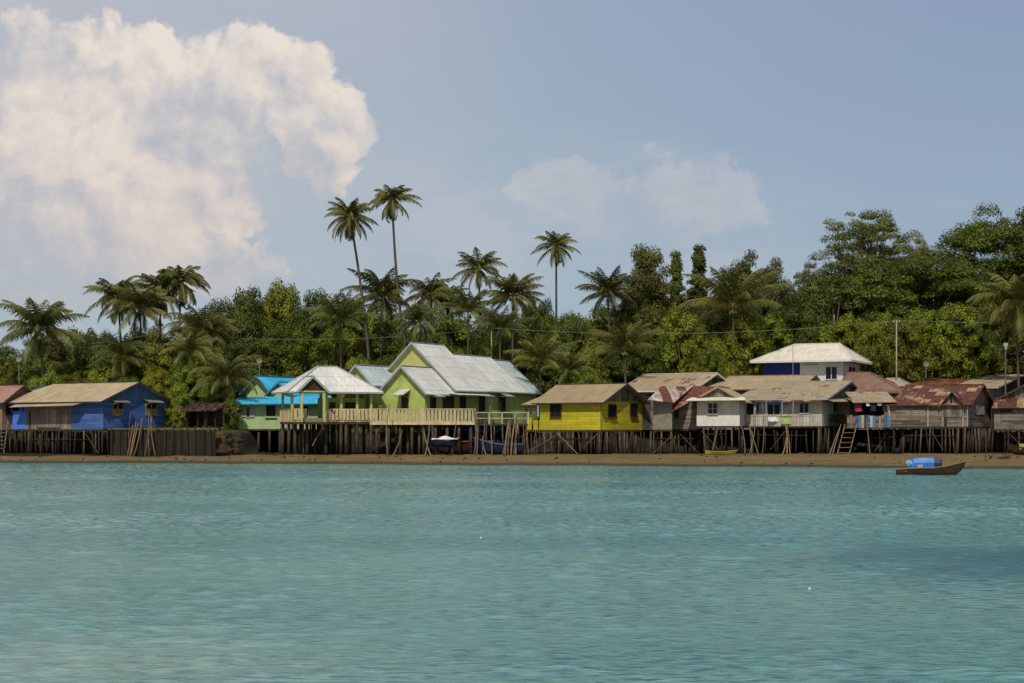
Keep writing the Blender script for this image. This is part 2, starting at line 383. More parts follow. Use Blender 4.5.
# ------------------------------------------------------------------ water
def build_water():
    m, t, b, _ = new_mat('sea_water')
    pos = t.new('ShaderNodeNewGeometry').outputs['Position']
    big = t.noise(t.vmath('MULTIPLY', pos, (0.022, 0.05, 1)), 1.0, 4, 0.55)
    x, y, z = t.sep(pos)
    depth = t.ramp(y, 108, 136, 0, 1)
    c = t.mix(t.ramp(big, 0.35, 0.68), c4((0.085, 0.245, 0.235)), c4((0.160, 0.335, 0.290)))
    c = t.mix(t.math('MULTIPLY', depth, 0.5), c, c4((0.27, 0.36, 0.24)))
    n = t.noise(t.vmath('MULTIPLY', pos, (1, 1.3, 1)), 5.5, 4, 0.6)
    bp_ = t.new('ShaderNodeBump'); bp_.inputs['Strength'].default_value = 1.0; bp_.inputs['Distance'].default_value = 0.045
    t.put(bp_.inputs['Height'], n)
    # chop: dark wave faces and pale sky reflection painted in colour, longer further out
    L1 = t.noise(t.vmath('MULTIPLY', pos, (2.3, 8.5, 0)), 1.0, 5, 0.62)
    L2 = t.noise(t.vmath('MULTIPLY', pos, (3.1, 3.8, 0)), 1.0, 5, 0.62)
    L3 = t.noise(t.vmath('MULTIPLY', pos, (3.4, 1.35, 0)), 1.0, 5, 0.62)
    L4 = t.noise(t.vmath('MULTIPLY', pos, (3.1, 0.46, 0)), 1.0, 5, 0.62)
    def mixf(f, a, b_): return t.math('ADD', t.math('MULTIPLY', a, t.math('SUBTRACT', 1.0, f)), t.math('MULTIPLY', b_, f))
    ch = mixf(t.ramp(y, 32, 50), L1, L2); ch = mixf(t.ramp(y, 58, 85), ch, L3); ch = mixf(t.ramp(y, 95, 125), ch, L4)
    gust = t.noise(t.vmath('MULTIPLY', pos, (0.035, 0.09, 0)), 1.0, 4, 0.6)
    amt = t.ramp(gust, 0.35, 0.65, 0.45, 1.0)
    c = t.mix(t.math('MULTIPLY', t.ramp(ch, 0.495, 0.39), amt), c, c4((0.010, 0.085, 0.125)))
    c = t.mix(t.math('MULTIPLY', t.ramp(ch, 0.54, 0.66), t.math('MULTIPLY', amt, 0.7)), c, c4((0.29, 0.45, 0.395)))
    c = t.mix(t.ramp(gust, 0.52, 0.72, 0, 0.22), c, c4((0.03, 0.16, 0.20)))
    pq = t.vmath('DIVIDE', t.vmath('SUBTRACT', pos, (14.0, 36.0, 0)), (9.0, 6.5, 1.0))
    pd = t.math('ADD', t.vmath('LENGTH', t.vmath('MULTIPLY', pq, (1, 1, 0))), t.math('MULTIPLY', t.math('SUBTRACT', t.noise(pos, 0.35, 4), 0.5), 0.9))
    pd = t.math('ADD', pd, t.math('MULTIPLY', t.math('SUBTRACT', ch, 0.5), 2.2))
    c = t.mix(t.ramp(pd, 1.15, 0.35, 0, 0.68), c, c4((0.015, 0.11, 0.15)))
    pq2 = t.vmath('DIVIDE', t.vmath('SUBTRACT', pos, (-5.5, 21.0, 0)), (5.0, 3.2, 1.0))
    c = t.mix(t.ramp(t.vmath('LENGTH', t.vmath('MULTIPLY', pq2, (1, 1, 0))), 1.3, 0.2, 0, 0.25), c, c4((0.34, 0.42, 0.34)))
    # light coming back out of the water body does not depend on the tilt of the surface
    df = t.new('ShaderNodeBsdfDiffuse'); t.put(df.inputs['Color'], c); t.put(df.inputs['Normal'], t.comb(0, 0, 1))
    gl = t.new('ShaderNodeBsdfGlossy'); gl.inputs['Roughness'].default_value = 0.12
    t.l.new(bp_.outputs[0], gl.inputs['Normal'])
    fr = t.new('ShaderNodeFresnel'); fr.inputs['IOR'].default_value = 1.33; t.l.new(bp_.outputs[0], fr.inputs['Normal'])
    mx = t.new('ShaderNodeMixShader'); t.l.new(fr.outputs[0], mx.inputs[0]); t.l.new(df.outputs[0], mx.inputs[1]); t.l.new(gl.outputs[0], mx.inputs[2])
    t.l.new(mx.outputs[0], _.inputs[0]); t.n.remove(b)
    ts = np.concatenate([np.linspace(-3.0, -0.45, 60)[:-1], np.linspace(-0.45, 0.45, 640), np.linspace(0.45, 3.0, 60)[1:]])
    y = 9.0; ys = [-300.0, -60.0, -10.0, 4.0]
    while y < 146: ys.append(y); y += max(0.0011 * y, 0.02)
    ys = np.array(ys)
    scale = np.maximum(ys, 9.0)
    Xg = ts[None, :] * np.where(ys < 9, 60.0, ys)[:, None]
    Yg = np.repeat(ys[:, None], len(ts), 1)
    Z = np.zeros_like(Xg)
    r = np.random.default_rng(5)
    # local wave strength: gust patches
    G = 0.55 + 0.45 * (0.5 + 0.5 * np.sin(Xg*0.06 + 1.3*np.sin(Yg*0.05) + 0.7) * np.sin(Yg*0.085 + 0.8*np.sin(Xg*0.045) + 2.0))
    G *= 0.85 + 0.3 * np.sin(Xg*0.21 + Yg*0.13) * np.sin(Yg*0.31 - Xg*0.07)
    for i in range(64):
        lam = 0.40 * (5.5 ** (i / 63.0))           # 0.42 m .. 3.8 m
        k = 2*PI/lam
        th = r.normal(-PI/2 + 0.25, 0.75)
        kx, ky = k*math.cos(th), k*math.sin(th)
        amp = 0.030 * (lam / k) ** 0.5 * 0.27 * (1.0 if lam < 1.6 else 0.75)
        ph = r.uniform(0, 2*PI)
        fade = np.clip(1.5 - 0.0022 * Yg * 2.2 / lam * 0.9, 0.0, 1.0)
        s = np.sin(kx*Xg + ky*Yg + ph + 0.6*np.sin(0.11*Xg*(1+0.1*i%3) + 0.07*Yg + i))
        Z += amp * s * G * fade
    Z = Z + 1.6 * np.clip(Z, 0, 1) ** 2 * 4
    near = np.clip((shore_Y(Xg) - Yg) / 10, 0.35, 1); Z *= near
    Z[np.repeat((ys < 9)[:, None], len(ts), 1)] = 0
    V = np.stack([Xg.ravel(), Yg.ravel(), Z.ravel()], 1)
    nx = len(ts); ny = len(ys)
    i, j = np.meshgrid(np.arange(nx-1), np.arange(ny-1)); a = (j*nx + i).ravel()
    Q = np.stack([a, a+1, a+nx+1, a+nx], 1)
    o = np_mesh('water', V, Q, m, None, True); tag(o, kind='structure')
    print('water verts', len(V))
build_water()

# ------------------------------------------------------------------ houses
class House:
    def __init__(s, name, label, cat, xc, Y, theta, xl=None, xr=None, A=None, B=None, zf=2.9, group=None):
        th = math.radians(theta); s.th = th; s.Y = Y
        s.C = Vector((X_of(xc, Y), Y, 0))
        cx = s.C.x
        s.A = A if A else (cx*F - (xl-512)*Y) / ((xl-512)*math.sin(th) + F*math.cos(th))
        s.B = B if B else ((xr-512)*Y - cx*F) / (F*math.sin(th) - (xr-512)*math.cos(th))
        s.zf = zf
        g = float(ground_z(s.C.x, Y))
        s.root = empty(name, (s.C.x, Y, 0), -th)
        tag(s.root, label, cat, group)
    def depth(s, x, y):      # camera depth of a local point
        return s.Y - x*math.sin(s.th) + y*math.cos(s.th)
    def z(s, py, x=0, y=0): return Z_of(py, s.depth(x, y))
    def lx(s, px, y=0.0):    # local x on a plane y = const parallel to the left face
        c, sn = math.cos(s.th), math.sin(s.th); k = px - 512
        # cx + x c + y sn ; Y - x sn + y c
        return (k*(s.Y + y*c) - F*(s.C.x + y*sn)) / (F*c + k*sn)
    def ly(s, px, x=0.0):
        c, sn = math.cos(s.th), math.sin(s.th); k = px - 512
        return (k*(s.Y - x*sn) - F*(s.C.x + x*c)) / (F*sn - k*c)
    def walls(s, m, zt, name='wall', x0=None, x1=0, y0=0, y1=None, z0=None, typ=None, zr=None, t=0.12):
        x0 = -s.A if x0 is None else x0; y1 = s.B if y1 is None else y1; z0 = s.zf if z0 is None else z0
        mb = MB()
        mb.box(x0, x1, y0, y0+t, z0, zt); mb.box(x0, x1, y1-t, y1, z0, zt)
        mb.box(x0, x0+t, y0+t, y1-t, z0, zt); mb.box(x1-t, x1, y0+t, y1-t, z0, zt)
        mb.box(x0+t, x1-t, y0+t, y1-t, z0, z0+0.1)
        return mb.build(name, m, s.root)
    def gable(s, typ, m, zt, zr, x0=None, x1=0, y0=0, y1=None, t=0.12, name='gable_panel', inset=0.0):
        x0 = -s.A if x0 is None else x0; y1 = s.B if y1 is None else y1
        mb = MB()
        if typ == 'R':
            ym = (y0+y1)/2
            for xa, xb in ((x1-t-inset, x1-inset), (x0, x0+t)):
                mb = MB()
                mb.add([(xa,y0,zt),(xa,y1,zt),(xa,ym,zr),(xb,y0,zt),(xb,y1,zt),(xb,ym,zr)], [(0,2,1),(3,4,5),(0,1,4,3),(1,2,5,4),(2,0,3,5)]); mb.build(name, m, s.root)
        else:
            xm = (x0+x1)/2
            for ya, yb in ((y0+inset, y0+t+inset), (y1-t, y1)):
                mb = MB()
                mb.add([(x0,ya,zt),(x1,ya,zt),(xm,ya,zr),(x0,yb,zt),(x1,yb,zt),(xm,yb,zr)], [(0,1,2),(3,5,4),(0,3,4,1),(1,4,5,2),(2,5,3,0)]); mb.build(name, m, s.root)
    def roof(s, typ, m, zt, zr, x0=None, x1=0, y0=0, y1=None, oe=0.5, og=0.4, t=0.07, trim=None, cut=0.0, cutf=0.0, oe2=None, ogb=None):
        """gable roof; oe eave overhang, og gable overhang; cut/cutf shorten the ridge (hips) at far/near end"""
        x0 = -s.A if x0 is None else x0; y1 = s.B if y1 is None else y1
        ogb = og if ogb is None else ogb
        mb = MB()
        if typ == 'R':
            h = (y1-y0)/2; ym = y0+h; k = (zr-zt)/h; ze = zt - k*oe
            xa, xb = x0-ogb, x1+og
            r0, r1 = (xa+cut, ym, zr+0.1), (xb-cutf, ym, zr+0.1)
            f0, f1 = (xa, y0-oe, ze+0.1), (xb, y0-oe, ze+0.1)
            b0, b1 = (xa, y1+oe, ze+0.1), (xb, y1+oe, ze+0.1)
        else:
            h = (x1-x0)/2; xm = x0+h; k = (zr-zt)/h; ze = zt - k*oe
            ya, yb = y0-og, y1+ogb
            r0, r1 = (xm, yb-cut, zr+0.1), (xm, ya+cutf, zr+0.1)
            f0, f1 = (x0-oe, yb, ze+0.1), (x0-oe, ya, ze+0.1)
            b0, b1 = (x1+oe, yb, ze+0.1), (x1+oe, ya, ze+0.1)
        mb.slab([f0, f1, r1, r0], t); mb.slab([b1, b0, r0, r1], t)
        if cut > 0: mb.slab([b0, f0, r0], t)
        if cutf > 0: mb.slab([f1, b1, r1], t)
        ro = mb.build('roof', m, s.root)
        if trim:
            tb = MB(); d = 0.16
            def dn(p, q): return (p[0], p[1], p[2]-q)
            if cutf == 0:
                off = Vector((0.025, 0, 0)) if typ == 'R' else Vector((0, -0.025, 0))
                for e in (f1, b1):
                    tb.bar(Vector(dn(e, 0.06))+off, Vector(dn(r1, 0.06))+off, 0.05, d)
            else:
                for e in (f1, b1): tb.bar(dn(e, -0.03), dn(r1, -0.03), 0.14, 0.06)
            off2 = Vector((0, -0.03, 0)) if typ == 'R' else Vector((0.03, 0, 0))
            e0, e1 = (f0, f1) if typ == 'R' else (b0, b1)
            tb.bar(Vector(dn(e0, 0.05))+off2, Vector(dn(e1, 0.05))+off2, 0.04, 0.12)
            tb.bar(dn(r0, -0.03), dn(r1, -0.03), 0.22, 0.06)
            tb.build('roof_trim', trim, ro)
        return ro
    def window(s, face, px0, px1, py0, py1, m=None, frame=None, name='window', plane=0.0, split=1, sill=True, shutters=None, lower=None, awning=None, awn_out=0.7, pull=0.0, cross=False):
        """window placed on the left face ('L', plane y=const) or right face ('R', plane x=const)"""
        m = m or M['glass']; frame = frame or M['brown']
        if face == 'L':
            a0, a1 = s.lx(px0, plane), s.lx(px1, plane); am = (a0+a1)/2
            z0, z1 = s.z(py1, am, plane), s.z(py0, am, plane)
        else:
            a0, a1 = s.ly(px0, plane), s.ly(px1, plane); am = (a0+a1)/2
            z0, z1 = s.z(py1, plane, am), s.z(py0, plane, am)
        def bx(mb, a, b, d0, d1, za, zb):
            if face == 'L': mb.box(a, b, plane-d1, plane-d0, za, zb)
            else: mb.box(plane+d0, plane+d1, a, b, za, zb)
        fw = 0.07
        mb = MB()
        bx(mb, a0-fw, a0, 0.003, 0.10, z0-fw, z1+fw); bx(mb, a1, a1+fw, 0.003, 0.10, z0-fw, z1+fw)
        bx(mb, a0, a1, 0.003, 0.10, z1, z1+fw); bx(mb, a0, a1, 0.003, 0.10, z0-fw, z0)
        for i in range(1, split):
            q = a0 + (a1-a0)*i/split; bx(mb, q-0.04, q+0.04, 0.003, 0.09, z0, z1)
        if cross: bx(mb, a0, a1, 0.003, 0.085, (z0+z1)/2-0.025, (z0+z1)/2+0.025)
        w = mb.build(name, frame, s.root)
        p = MB(); bx(p, a0+0.002, a1-0.002, 0.002, 0.03, z0+0.002, z1-0.002); p.build('pane' if name == 'window' else 'door_leaf', m, w)
        if sill and name == 'window':
            q = MB(); bx(q, a0-0.12, a1+0.12, 0.102, 0.2, z0-0.12, z0-0.05); q.build('sill', frame, w)
        if lower:   # half height solid lower leaves
            q = MB(); bx(q, a0+0.01, a1-0.01, 0.035, 0.075, z0+0.01, z0+(z1-z0)*lower[1]); q.build('shutter', lower[0], w)
        if shutters:
            for e, d in ((a0, -1), (a1, 1)):
                q = MB(); bx(q, e+d*0.09, e+d*(0.09+shutters[1]), 0.04, 0.09, z0-0.02, z1+0.02); q.build('shutter', shutters[0], w)
        if awning:
            mm, up, drop = awning
            q = MB(); e = 0.3
            if face == 'L':
                q.slab([(a0-e, plane-0.01, z1+up), (a1+e, plane-0.01, z1+up), (a1+e, plane-awn_out, z1+up-drop), (a0-e, plane-awn_out, z1+up-drop)], 0.04)
            else:
                q.slab([(plane+0.01, a0-e, z1+up), (plane+0.01, a1+e, z1+up), (plane+awn_out, a1+e, z1+up-drop), (plane+awn_out, a0-e, z1+up-drop)], 0.04)
            aw = q.build('awning', mm, s.root)
            st = MB()
            for a in (a0-e*0.7, a1+e*0.7):
                if face == 'L': st.bar((a, plane-0.02, z1-0.25), (a, plane-awn_out+0.05, z1+up-drop-0.05), 0.03)
                else: st.bar((plane+0.02, a, z1-0.25), (plane+awn_out-0.05, a, z1+up-drop-0.05), 0.03)
            st.build('awning_strut', M['trimgrey'], aw)
        return w
    def deck(s, x0, x1, y0, y1, z=None, t=0.16, m=None, over=0.0):
        z = s.zf if z is None else z
        mb = MB(); mb.box(x0-over, x1+over, y0-over, y1+over, z-t, z-0.004)
        # joist ends
        n = int((x1-x0)/0.6)
        for i in range(n): mb.box(x0+i*0.6+0.2, x0+i*0.6+0.3, y0-over-0.08, y0, z-t-0.12, z-t-0.003)
        return mb.build('floor_frame', m or M['beam'], s.root)
    def stilts(s, x0, x1, y0, y1, zt=None, step=0.62, rows=(0, 1, 2, 3), m=None, rmin=0.055, rmax=0.10, pale=0.2, right=True, lean=0.05, m2=None):
        zt = (s.zf if zt is None else zt) - 0.17
        m = m or M['stilt']; m2 = m2 or M['stiltpale']
        pts = []
        s.underbeams(x0, x1, zt, y0-0.12)
        n = max(2, int((x1-x0)/step))
        for i in range(n+1):
            pts.append((x0 + (x1-x0)*i/n, y0, 1))
        if right:
            n2 = max(2, int((y1-y0)/step))
            for i in range(1, n2+1): pts.append((x1, y0+(y1-y0)*i/n2, 1))
        for r_ in rows[1:]:
            yy = y0 + (y1-y0)*r_/(len(rows))
            n3 = max(2, int((x1-x0)/(step*1.3)))
            for i in range(n3): pts.append((x0+(x1-x0)*(i+random.uniform(.2,.8))/n3, yy, 0))
        pts = pts[:92]
        c, sn = math.cos(s.th), math.sin(s.th)
        for (x, y, fr) in pts:
            if fr and random.random() < 0.07: continue
            x += random.uniform(-.27, .27); y += random.uniform(-.08, .10)
            wx = s.C.x + x*c + y*sn; wy = s.Y - x*sn + y*c
            g = float(ground_z(wx, wy)) - 0.3
            if g > zt - 0.3: continue
            r = random.uniform(rmin, rmax)
            dx, dy = random.gauss(0, lean)*2.4, random.gauss(0, lean)
            mb = MB()
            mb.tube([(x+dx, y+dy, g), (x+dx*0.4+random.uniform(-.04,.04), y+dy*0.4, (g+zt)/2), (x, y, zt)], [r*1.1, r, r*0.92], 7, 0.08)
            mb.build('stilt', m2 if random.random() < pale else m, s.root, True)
    def underbeams(s, x0, x1, zt, y0=-0.12, n=1):
        for k in range(n):
            z = zt - 0.7 - 0.75*k + random.uniform(-.15, .15)
            a = x0 + (x1-x0)*random.uniform(0, .25); b = x1 - (x1-x0)*random.uniform(0, .3)
            mb = MB(); mb.tube([(a, y0, z+random.uniform(-.08, .08)), (b, y0, z+random.uniform(-.08, .08))], 0.04, 6); mb.build('cross_beam', M['stilt'], s.root)
        for k in range(max(1, int(abs(x1-x0)/9))):
            a = random.uniform(x0, x1-1.2); e = random.choice((-1, 1))
            mb = MB(); mb.tube([(a, y0-.05, zt-0.3 if e > 0 else zt-2.1), (a+random.uniform(1, 1.9), y0-.05, zt-2.1 if e > 0 else zt-0.3)], 0.035, 6); mb.build('brace', M['stiltpale'], s.root)
    def brace(s, p, q, m=None, r=0.045):
        mb = MB(); mb.tube([p, q], r, 6); mb.build('brace', m or M['greypole'], s.root)

def rail(root, pts, zb, zt, m, mp, kind='panel', step=1.5, name='balustrade'):
    """balustrade along a local polyline"""
    mb = MB(); posts = []
    for (ax, ay), (bx_, by) in zip(pts[:-1], pts[1:]):
        L = math.hypot(bx_-ax, by-ay); n = max(1, round(L/step)); d = Vector((bx_-ax, by-ay, 0))/L
        nrm = Vector((d.y, -d.x, 0))
        for i in range(n+1):
            p = Vector((ax, ay, 0)) + d*(L*i/n)
            pm = MB(); pm.bar(p+Vector((0,0,zb-0.02)), p+Vector((0,0,zt+0.04)), 0.15); posts.append(pm)
        a = Vector((ax, ay, 0)); b = Vector((bx_, by, 0))
        mb.bar(a+Vector((0,0,zt)), b+Vector((0,0,zt)), 0.1, 0.09)
        if kind == 'panel':
            mb.bar(a+Vector((0,0,zb+0.12)), b+Vector((0,0,zb+0.12)), 0.07, 0.16)
            k = int(L/0.34)
            for i in range(k):
                p = a + d*(L*(i+0.5)/k)
                mb.bar(p+Vector((0,0,zb+0.2)), p+Vector((0,0,zt-0.04)), 0.04 if False else 0.24, 0.05) if abs(d.x) > 0.7 else mb.bar(p+Vector((0,0,zb+0.2)), p+Vector((0,0,zt-0.04)), 0.26, 0.26)
        elif kind == 'open':
            mb.bar(a+Vector((0,0,(zb+zt)/2)), b+Vector((0,0,(zb+zt)/2)), 0.06, 0.07)
        else:
            k = int(L/0.2)
            for i in range(k):
                p = a + d*(L*(i+0.5)/k)
                h = random.uniform(-0.05, 0.05)
                mb.bar(p+Vector((0,0,zb-0.1)), p+Vector((0,0,zt+0.02+h)), 0.17, 0.03)
    r = mb.build(name, m, root)
    for pm in posts: pm.build('rail_post', mp, r)
    return r

STE = [(0, 1, 2)]
# ---- House at the far left edge: brown with pink roof
h = House('wooden_house', 'brown wooden house with faded pink roof, cut by the left picture edge', 'house', 2, 156, 30, A=8, xr=38)
zt = h.z(401); zr = h.z(386, 0, h.B/2)
h.walls(M['tanwall'], zt); h.gable('R', M['tanwall'], zt, zr); h.roof('R', M['roofpink'], zt, zr, trim=M['trimdark'], oe=0.4, og=0.6)
h.window('R', 6, 11, 406, 414)
h.deck(-h.A, 0, 0, h.B); h.stilts(-h.A, 0, 0, h.B, step=0.9)

# ---- Blue house
h = House('wooden_house', 'bright blue boarded stilt house with wide beige roof', 'house', 103, 150, 33, xl=9, xr=167, zf=2.95)
A, B = h.A, h.B
zt = h.z(399.5); zr = h.z(383, 0, B/2)
xg0 = h.lx(71); xg1 = h.lx(26)
# walls: one blue body, bare-board middle bay and light blue door bay on the left face
mb = MB(); t_ = 0.12
mb.box(xg0, 0, 0, t_, h.zf, zt); mb.box(-t_, 0, t_, B-t_, h.zf, zt); mb.box(-A, 0, B-t_, B, h.zf, zt); mb.box(-A, -A+t_, t_, B-t_, h.zf, zt)
mb.box(-A+t_, -t_, t_, B-t_, h.zf, h.zf+0.1)
mb.build('wall', M['blue'], h.root)
mb = MB(); mb.box(xg1, xg0, 0.05, 0.17, h.zf, zt); w = mb.build('bare_board_wall', M['greyboard'], h.root); w['label'] = 'unpainted bare board wall bay'
mb = MB(); mb.box(-A+t_, xg1, 0.02, 0.14, h.zf, zt); mb.build('door_wall', M['bluedoor'], h.root)
mb = MB(); mb.box(0.03, 0.05, 0.05, 0.05+0.06, h.zf, zt); mb.build('corner_strip', M['bluegrey'], h.root)
h.gable('R', M['bluegrey'], zt, zr)
h.roof('R', M['roofbeige'], zt, zr, trim=M['trimdark'], oe=0.75, og=0.55, cut=3.0, ogb=1.2)
# lower lean-to roof sheet along the left face
mb = MB(); xa, xb = h.lx(24), h.lx(85)
mb.slab([(xa, 0.05, zt-0.08), (xb+1.0, 0.05, zt-0.02), (xb-0.3, -1.3, zt-0.52), (xa-0.6, -1.3, zt-0.62)], 0.06)
mb.build('porch_roof', M['roofbeige'], h.root)
h.window('L', 12, 20, 405, 411, plane=0.02, sill=False, frame=M['bluedoor'])
h.window('L', 23, 25, 405, 411, plane=0.02, sill=False, frame=M['bluedoor'])
h.window('L', 38, 60, 409, 427, m=M['greyboard'], frame=M['woodv'], name='door', plane=0.05, split=2)
mb = MB(); mb.tube([(h.lx(30), -0.03, h.z(410)), (h.lx(30), -0.03, h.z(428))], 0.07, 8); mb.build('drain_pipe', M['trimdark'], h.root)
for p0, p1 in ((112.5, 122.5), (146, 156)):
    h.window('R', p0, p1, 403, 415, frame=M['olive'], split=2, lower=(M['olive'], 0.52), awning=(M['concrete'], 0.35, 0.3), awn_out=0.9, sill=False)
h.deck(-A, 0, 0, B)
h.stilts(-A, 0, 0, B, step=0.55, pale=0.25)
blue = h
# ladder at left edge
def ladder(name, label, x0, x1, yb, yt, Yb, Yt, rungs, m, w=0.7):
    b = at(x0, yb, Yb); tp = at(x1, yt, Yt)
    r = empty(name, (b.x, b.y, b.z)); tag(r, label, 'ladder')
    d = tp - b
    for s_ in (-w/2, w/2):
        mb = MB(); mb.bar((s_, 0, -0.2), Vector((s_, 0, 0)) + d*1.06, 0.08, 0.1); mb.build('side_rail', m, r)
    for i in range(rungs):
        p = d*((i+0.6)/rungs)
        mb = MB(); mb.bar(p+Vector((-w/2-0.05, -0.07, 0)), p+Vector((w/2+0.05, -0.07, random.uniform(-.03,.03))), 0.07, 0.06); mb.build('rung', m, r)
    return r
ladder('ladder', 'grey wooden ladder at the left edge beside the blue house', -1, 3, 451, 423, 148.5, 150.5, 7, M['greypole'], 0.9)

# ---- Turquoise roofed pale green house
h = House('painted_house', 'pale green house with turquoise metal roofs behind the pavilion', 'house', 239, 157.5, 80, A=6.5, xr=320, zf=Z_of(429, 157.5))
zt = h.z(403.5)
h.walls(M['palegreen'], zt)
mb = MB(); mb.slab([(0.95, -0.8, h.z(403.8)), (0.95, h.B+1.2, h.z(403)), (-2.6, h.B+1.2, h.z(397)+0.25), (-2.6, -0.1, h.z(398)+0.1)], 0.1)
pr = mb.build('porch_roof', M['roofturq'], h.root)
h.window('R', 246.5, 249.5, 407, 417, frame=M['palegreen'], shutters=(M['trimgrey'], 0.42), sill=False)
h.window('R', 266, 275.5, 405.5, 416.5, frame=M['palegreen'], m=M['dark'], split=1)
h.window('R', 280.5, 285.5, 405.5, 427, m=M['trimgrey'], frame=M['palegreen'], name='door')
h.window('R', 300, 308, 406, 417, frame=M['palegreen'], m=M['dark'])
h.deck(-h.A, 0, 0, h.B, m=M['beam']); h.stilts(-h.A, 0, 0, h.B, step=0.95, m=M['stiltconc'], rmin=0.1, rmax=0.15)
# upper gables of the same house (children of the same thing)
def upper(hs, xc, Y, th, xl, xr, pe, pr_, wm, rm, trim, oe=0.45, og=0.5, z0=None, cutf=0.0):
    g = House('tmp', 'tmp', 'tmp', xc, Y, th, xl=xl, xr=xr, zf=hs.zf if z0 is None else z0)
    zt = g.z(pe); zr = g.z(pr_, -g.A/2, 0)
    g.walls(wm, zt, name='upper_wall'); g.gable('L', wm, zt, zr); g.roof('L', rm, zt, zr, trim=trim, oe=oe, og=og)
    bpy.context.view_layer.update()
    inv = hs.root.matrix_world.inverted() @ g.root.matrix_world
    for ch in list(g.root.children):
        ch.parent = hs.root; ch.matrix_local = inv
    bpy.data.objects.remove(g.root)
bpy.context.view_layer.update()
upper(h, 271, 164.5, 32, 246, 312, 391, 377, M['palegreen'], M['roofturq'], M['trimblue'])
upper(h, 292, 161, 32, 271, 318, 393, 383, M['palegreen'], M['roofturq'], M['trimblue'])

# ---- Lime house
h = House('painted_house', 'large lime green house with stepped pale grey gabled roofs', 'house', 425, 150, 30, xl=382, xr=455, zf=3.5)
zf = h.zf; zt = 6.55
A = h.A; B = 5.3
h.walls(M['lime'], zt, y1=B)
h.gable('L', M['lime'], zt, h.z(367, -A/2, 0), y1=B)
h.roof('L', M['roofwhite'], zt, h.z(367, -A/2, 0), y1=B, oe=0.45, og=0.45, trim=M['trimgrey'], ogb=0.3)
# rear block, two lower blocks
def block(x0, x1, y0, y1, zr, gm, rm, og=0.45, ogb=0.0):
    h.walls(M['lime'], 7.0, name='wall', x0=x0, x1=x1, y0=y0, y1=y1)
    h.gable('L', gm, 7.0, zr, x0=x0, x1=x1, y0=y0, y1=y1)
    h.roof('L', rm, 7.0, zr, x0=x0, x1=x1, y0=y0, y1=y1, oe=0.45, og=og, ogb=ogb, trim=M['trimgrey'])
block(-9.5, -0.05, 5.3, 10.8, 11.35, M['limecream'], M['roofwhite'])
block(-8.5, -0.2, 10.83, 19.3, 10.45, M['lime'], M['roofwhite'], og=-0.02)
block(-7.6, -0.3, 19.33, 22.0, 10.15, M['lime'], M['roofblueg'], og=-0.02, ogb=0.5)
h.window('L', 402.5, 408, 395, 407.5, m=M['brown'], frame=M['brown'], split=2, cross=True, sill=False, awning=(M['awnw'], 0.55, 0.55), awn_out=1.3)
px_list = [(430.5, 435, 394, 410), (443, 453, 394, 410), (460.5, 465, 394, 408), (479.5, 484, 394, 411), (500, 504.5, 394, 412)]
for i, (a, b, c, d) in enumerate(px_list):
    aw = (M['awng'], 0.12, 0.38) if i in (0, 3, 4) else ((M['awnw'], 0.12, 0.38) if i == 2 else None)
    h.window('R', a, b, c, d, m=M['dark'] if i != 1 else M['brown'], frame=M['brown'], name='door' if i == 1 else 'window', split=2 if i == 1 else 1, sill=False, awning=aw, awn_out=1.1)
mb = MB(); ya, yb = h.ly(446), h.ly(478)
mb.slab([(0.02, ya, 6.45), (0.02, yb, 6.45), (1.9, yb-0.3, 6.25), (1.9, ya-0.3, 6.25)], 0.06)
mb.build('porch_awning', M['awnw'], h.root)
mb = MB(); mb.tube([(1.8, yb-0.4, zf), (1.8, yb-0.4, 6.25)], 0.05, 6); mb.build('awning_post', M['greypole'], h.root)
# left wing roof behind the pavilion
bpy.context.view_layer.update()
upper(h, 372, 153.8, 30, 345, 404, 382, 366, M['lime'], M['roofblueg'], M['trimgrey'], z0=3.5)
# deck, balustrade and piles
D0 = h.lx(368)
lim = h
h.deck(-A-1.2, 1.6, -1.4, 4.0, z=3.5, m=M['beam']); 
mb = MB(); mb.box(1.6, 2.2, -0.9, 17, 3.33, 3.496); mb.box(0, 1.6, 4.0, 20, 3.33, 3.496); mb.build('side_deck', M['beam'], h.root)
h.stilts(-A-1, 1.5, -1.2, 9, zt=3.5, step=1.15, m=M['stiltconc'], rmin=0.09, rmax=0.16, pale=0.15, lean=0.02)

# ---- walkway terrace in front of the lime house
wt = empty('terrace', (X_of(385, 148), 148, 0)); tag(wt, 'long cream and yellow railed terrace in front of the lime house', 'terrace')
x0 = 0.0; x1 = X_of(475, 148) - X_of(385, 148) ; xm = X_of(425, 148) - X_of(385, 148)
zdk = Z_of(423, 148)
mb = MB(); mb.box(x0-1.4, x1, 0, 1.3, zdk-0.18, zdk); mb.build('deck', M['beam'], wt)
mb = MB(); mb.box(x0-1.4, x1, -0.04, -0.01, zdk-0.16, zdk+0.06); mb.build('edge_board', M['railcream'], wt)
rail(wt, [(x0-1.3, 0.05), (x1, 0.05)], zdk, Z_of(409, 148), M['railyellow'], M['railcream'], 'panel', 1.65)
for i in range(9):
    x = x0-0.8 + (x1-x0+0.4)*i/8
    mb = MB(); g = float(ground_z(wt.location.x+x, 148.2))-0.3; mb.tube([(x, 0.3, g), (x, 0.3, zdk-0.18)], [0.16, 0.13], 8, 0.05); mb.build('stilt', M['stiltconc'], wt, True)
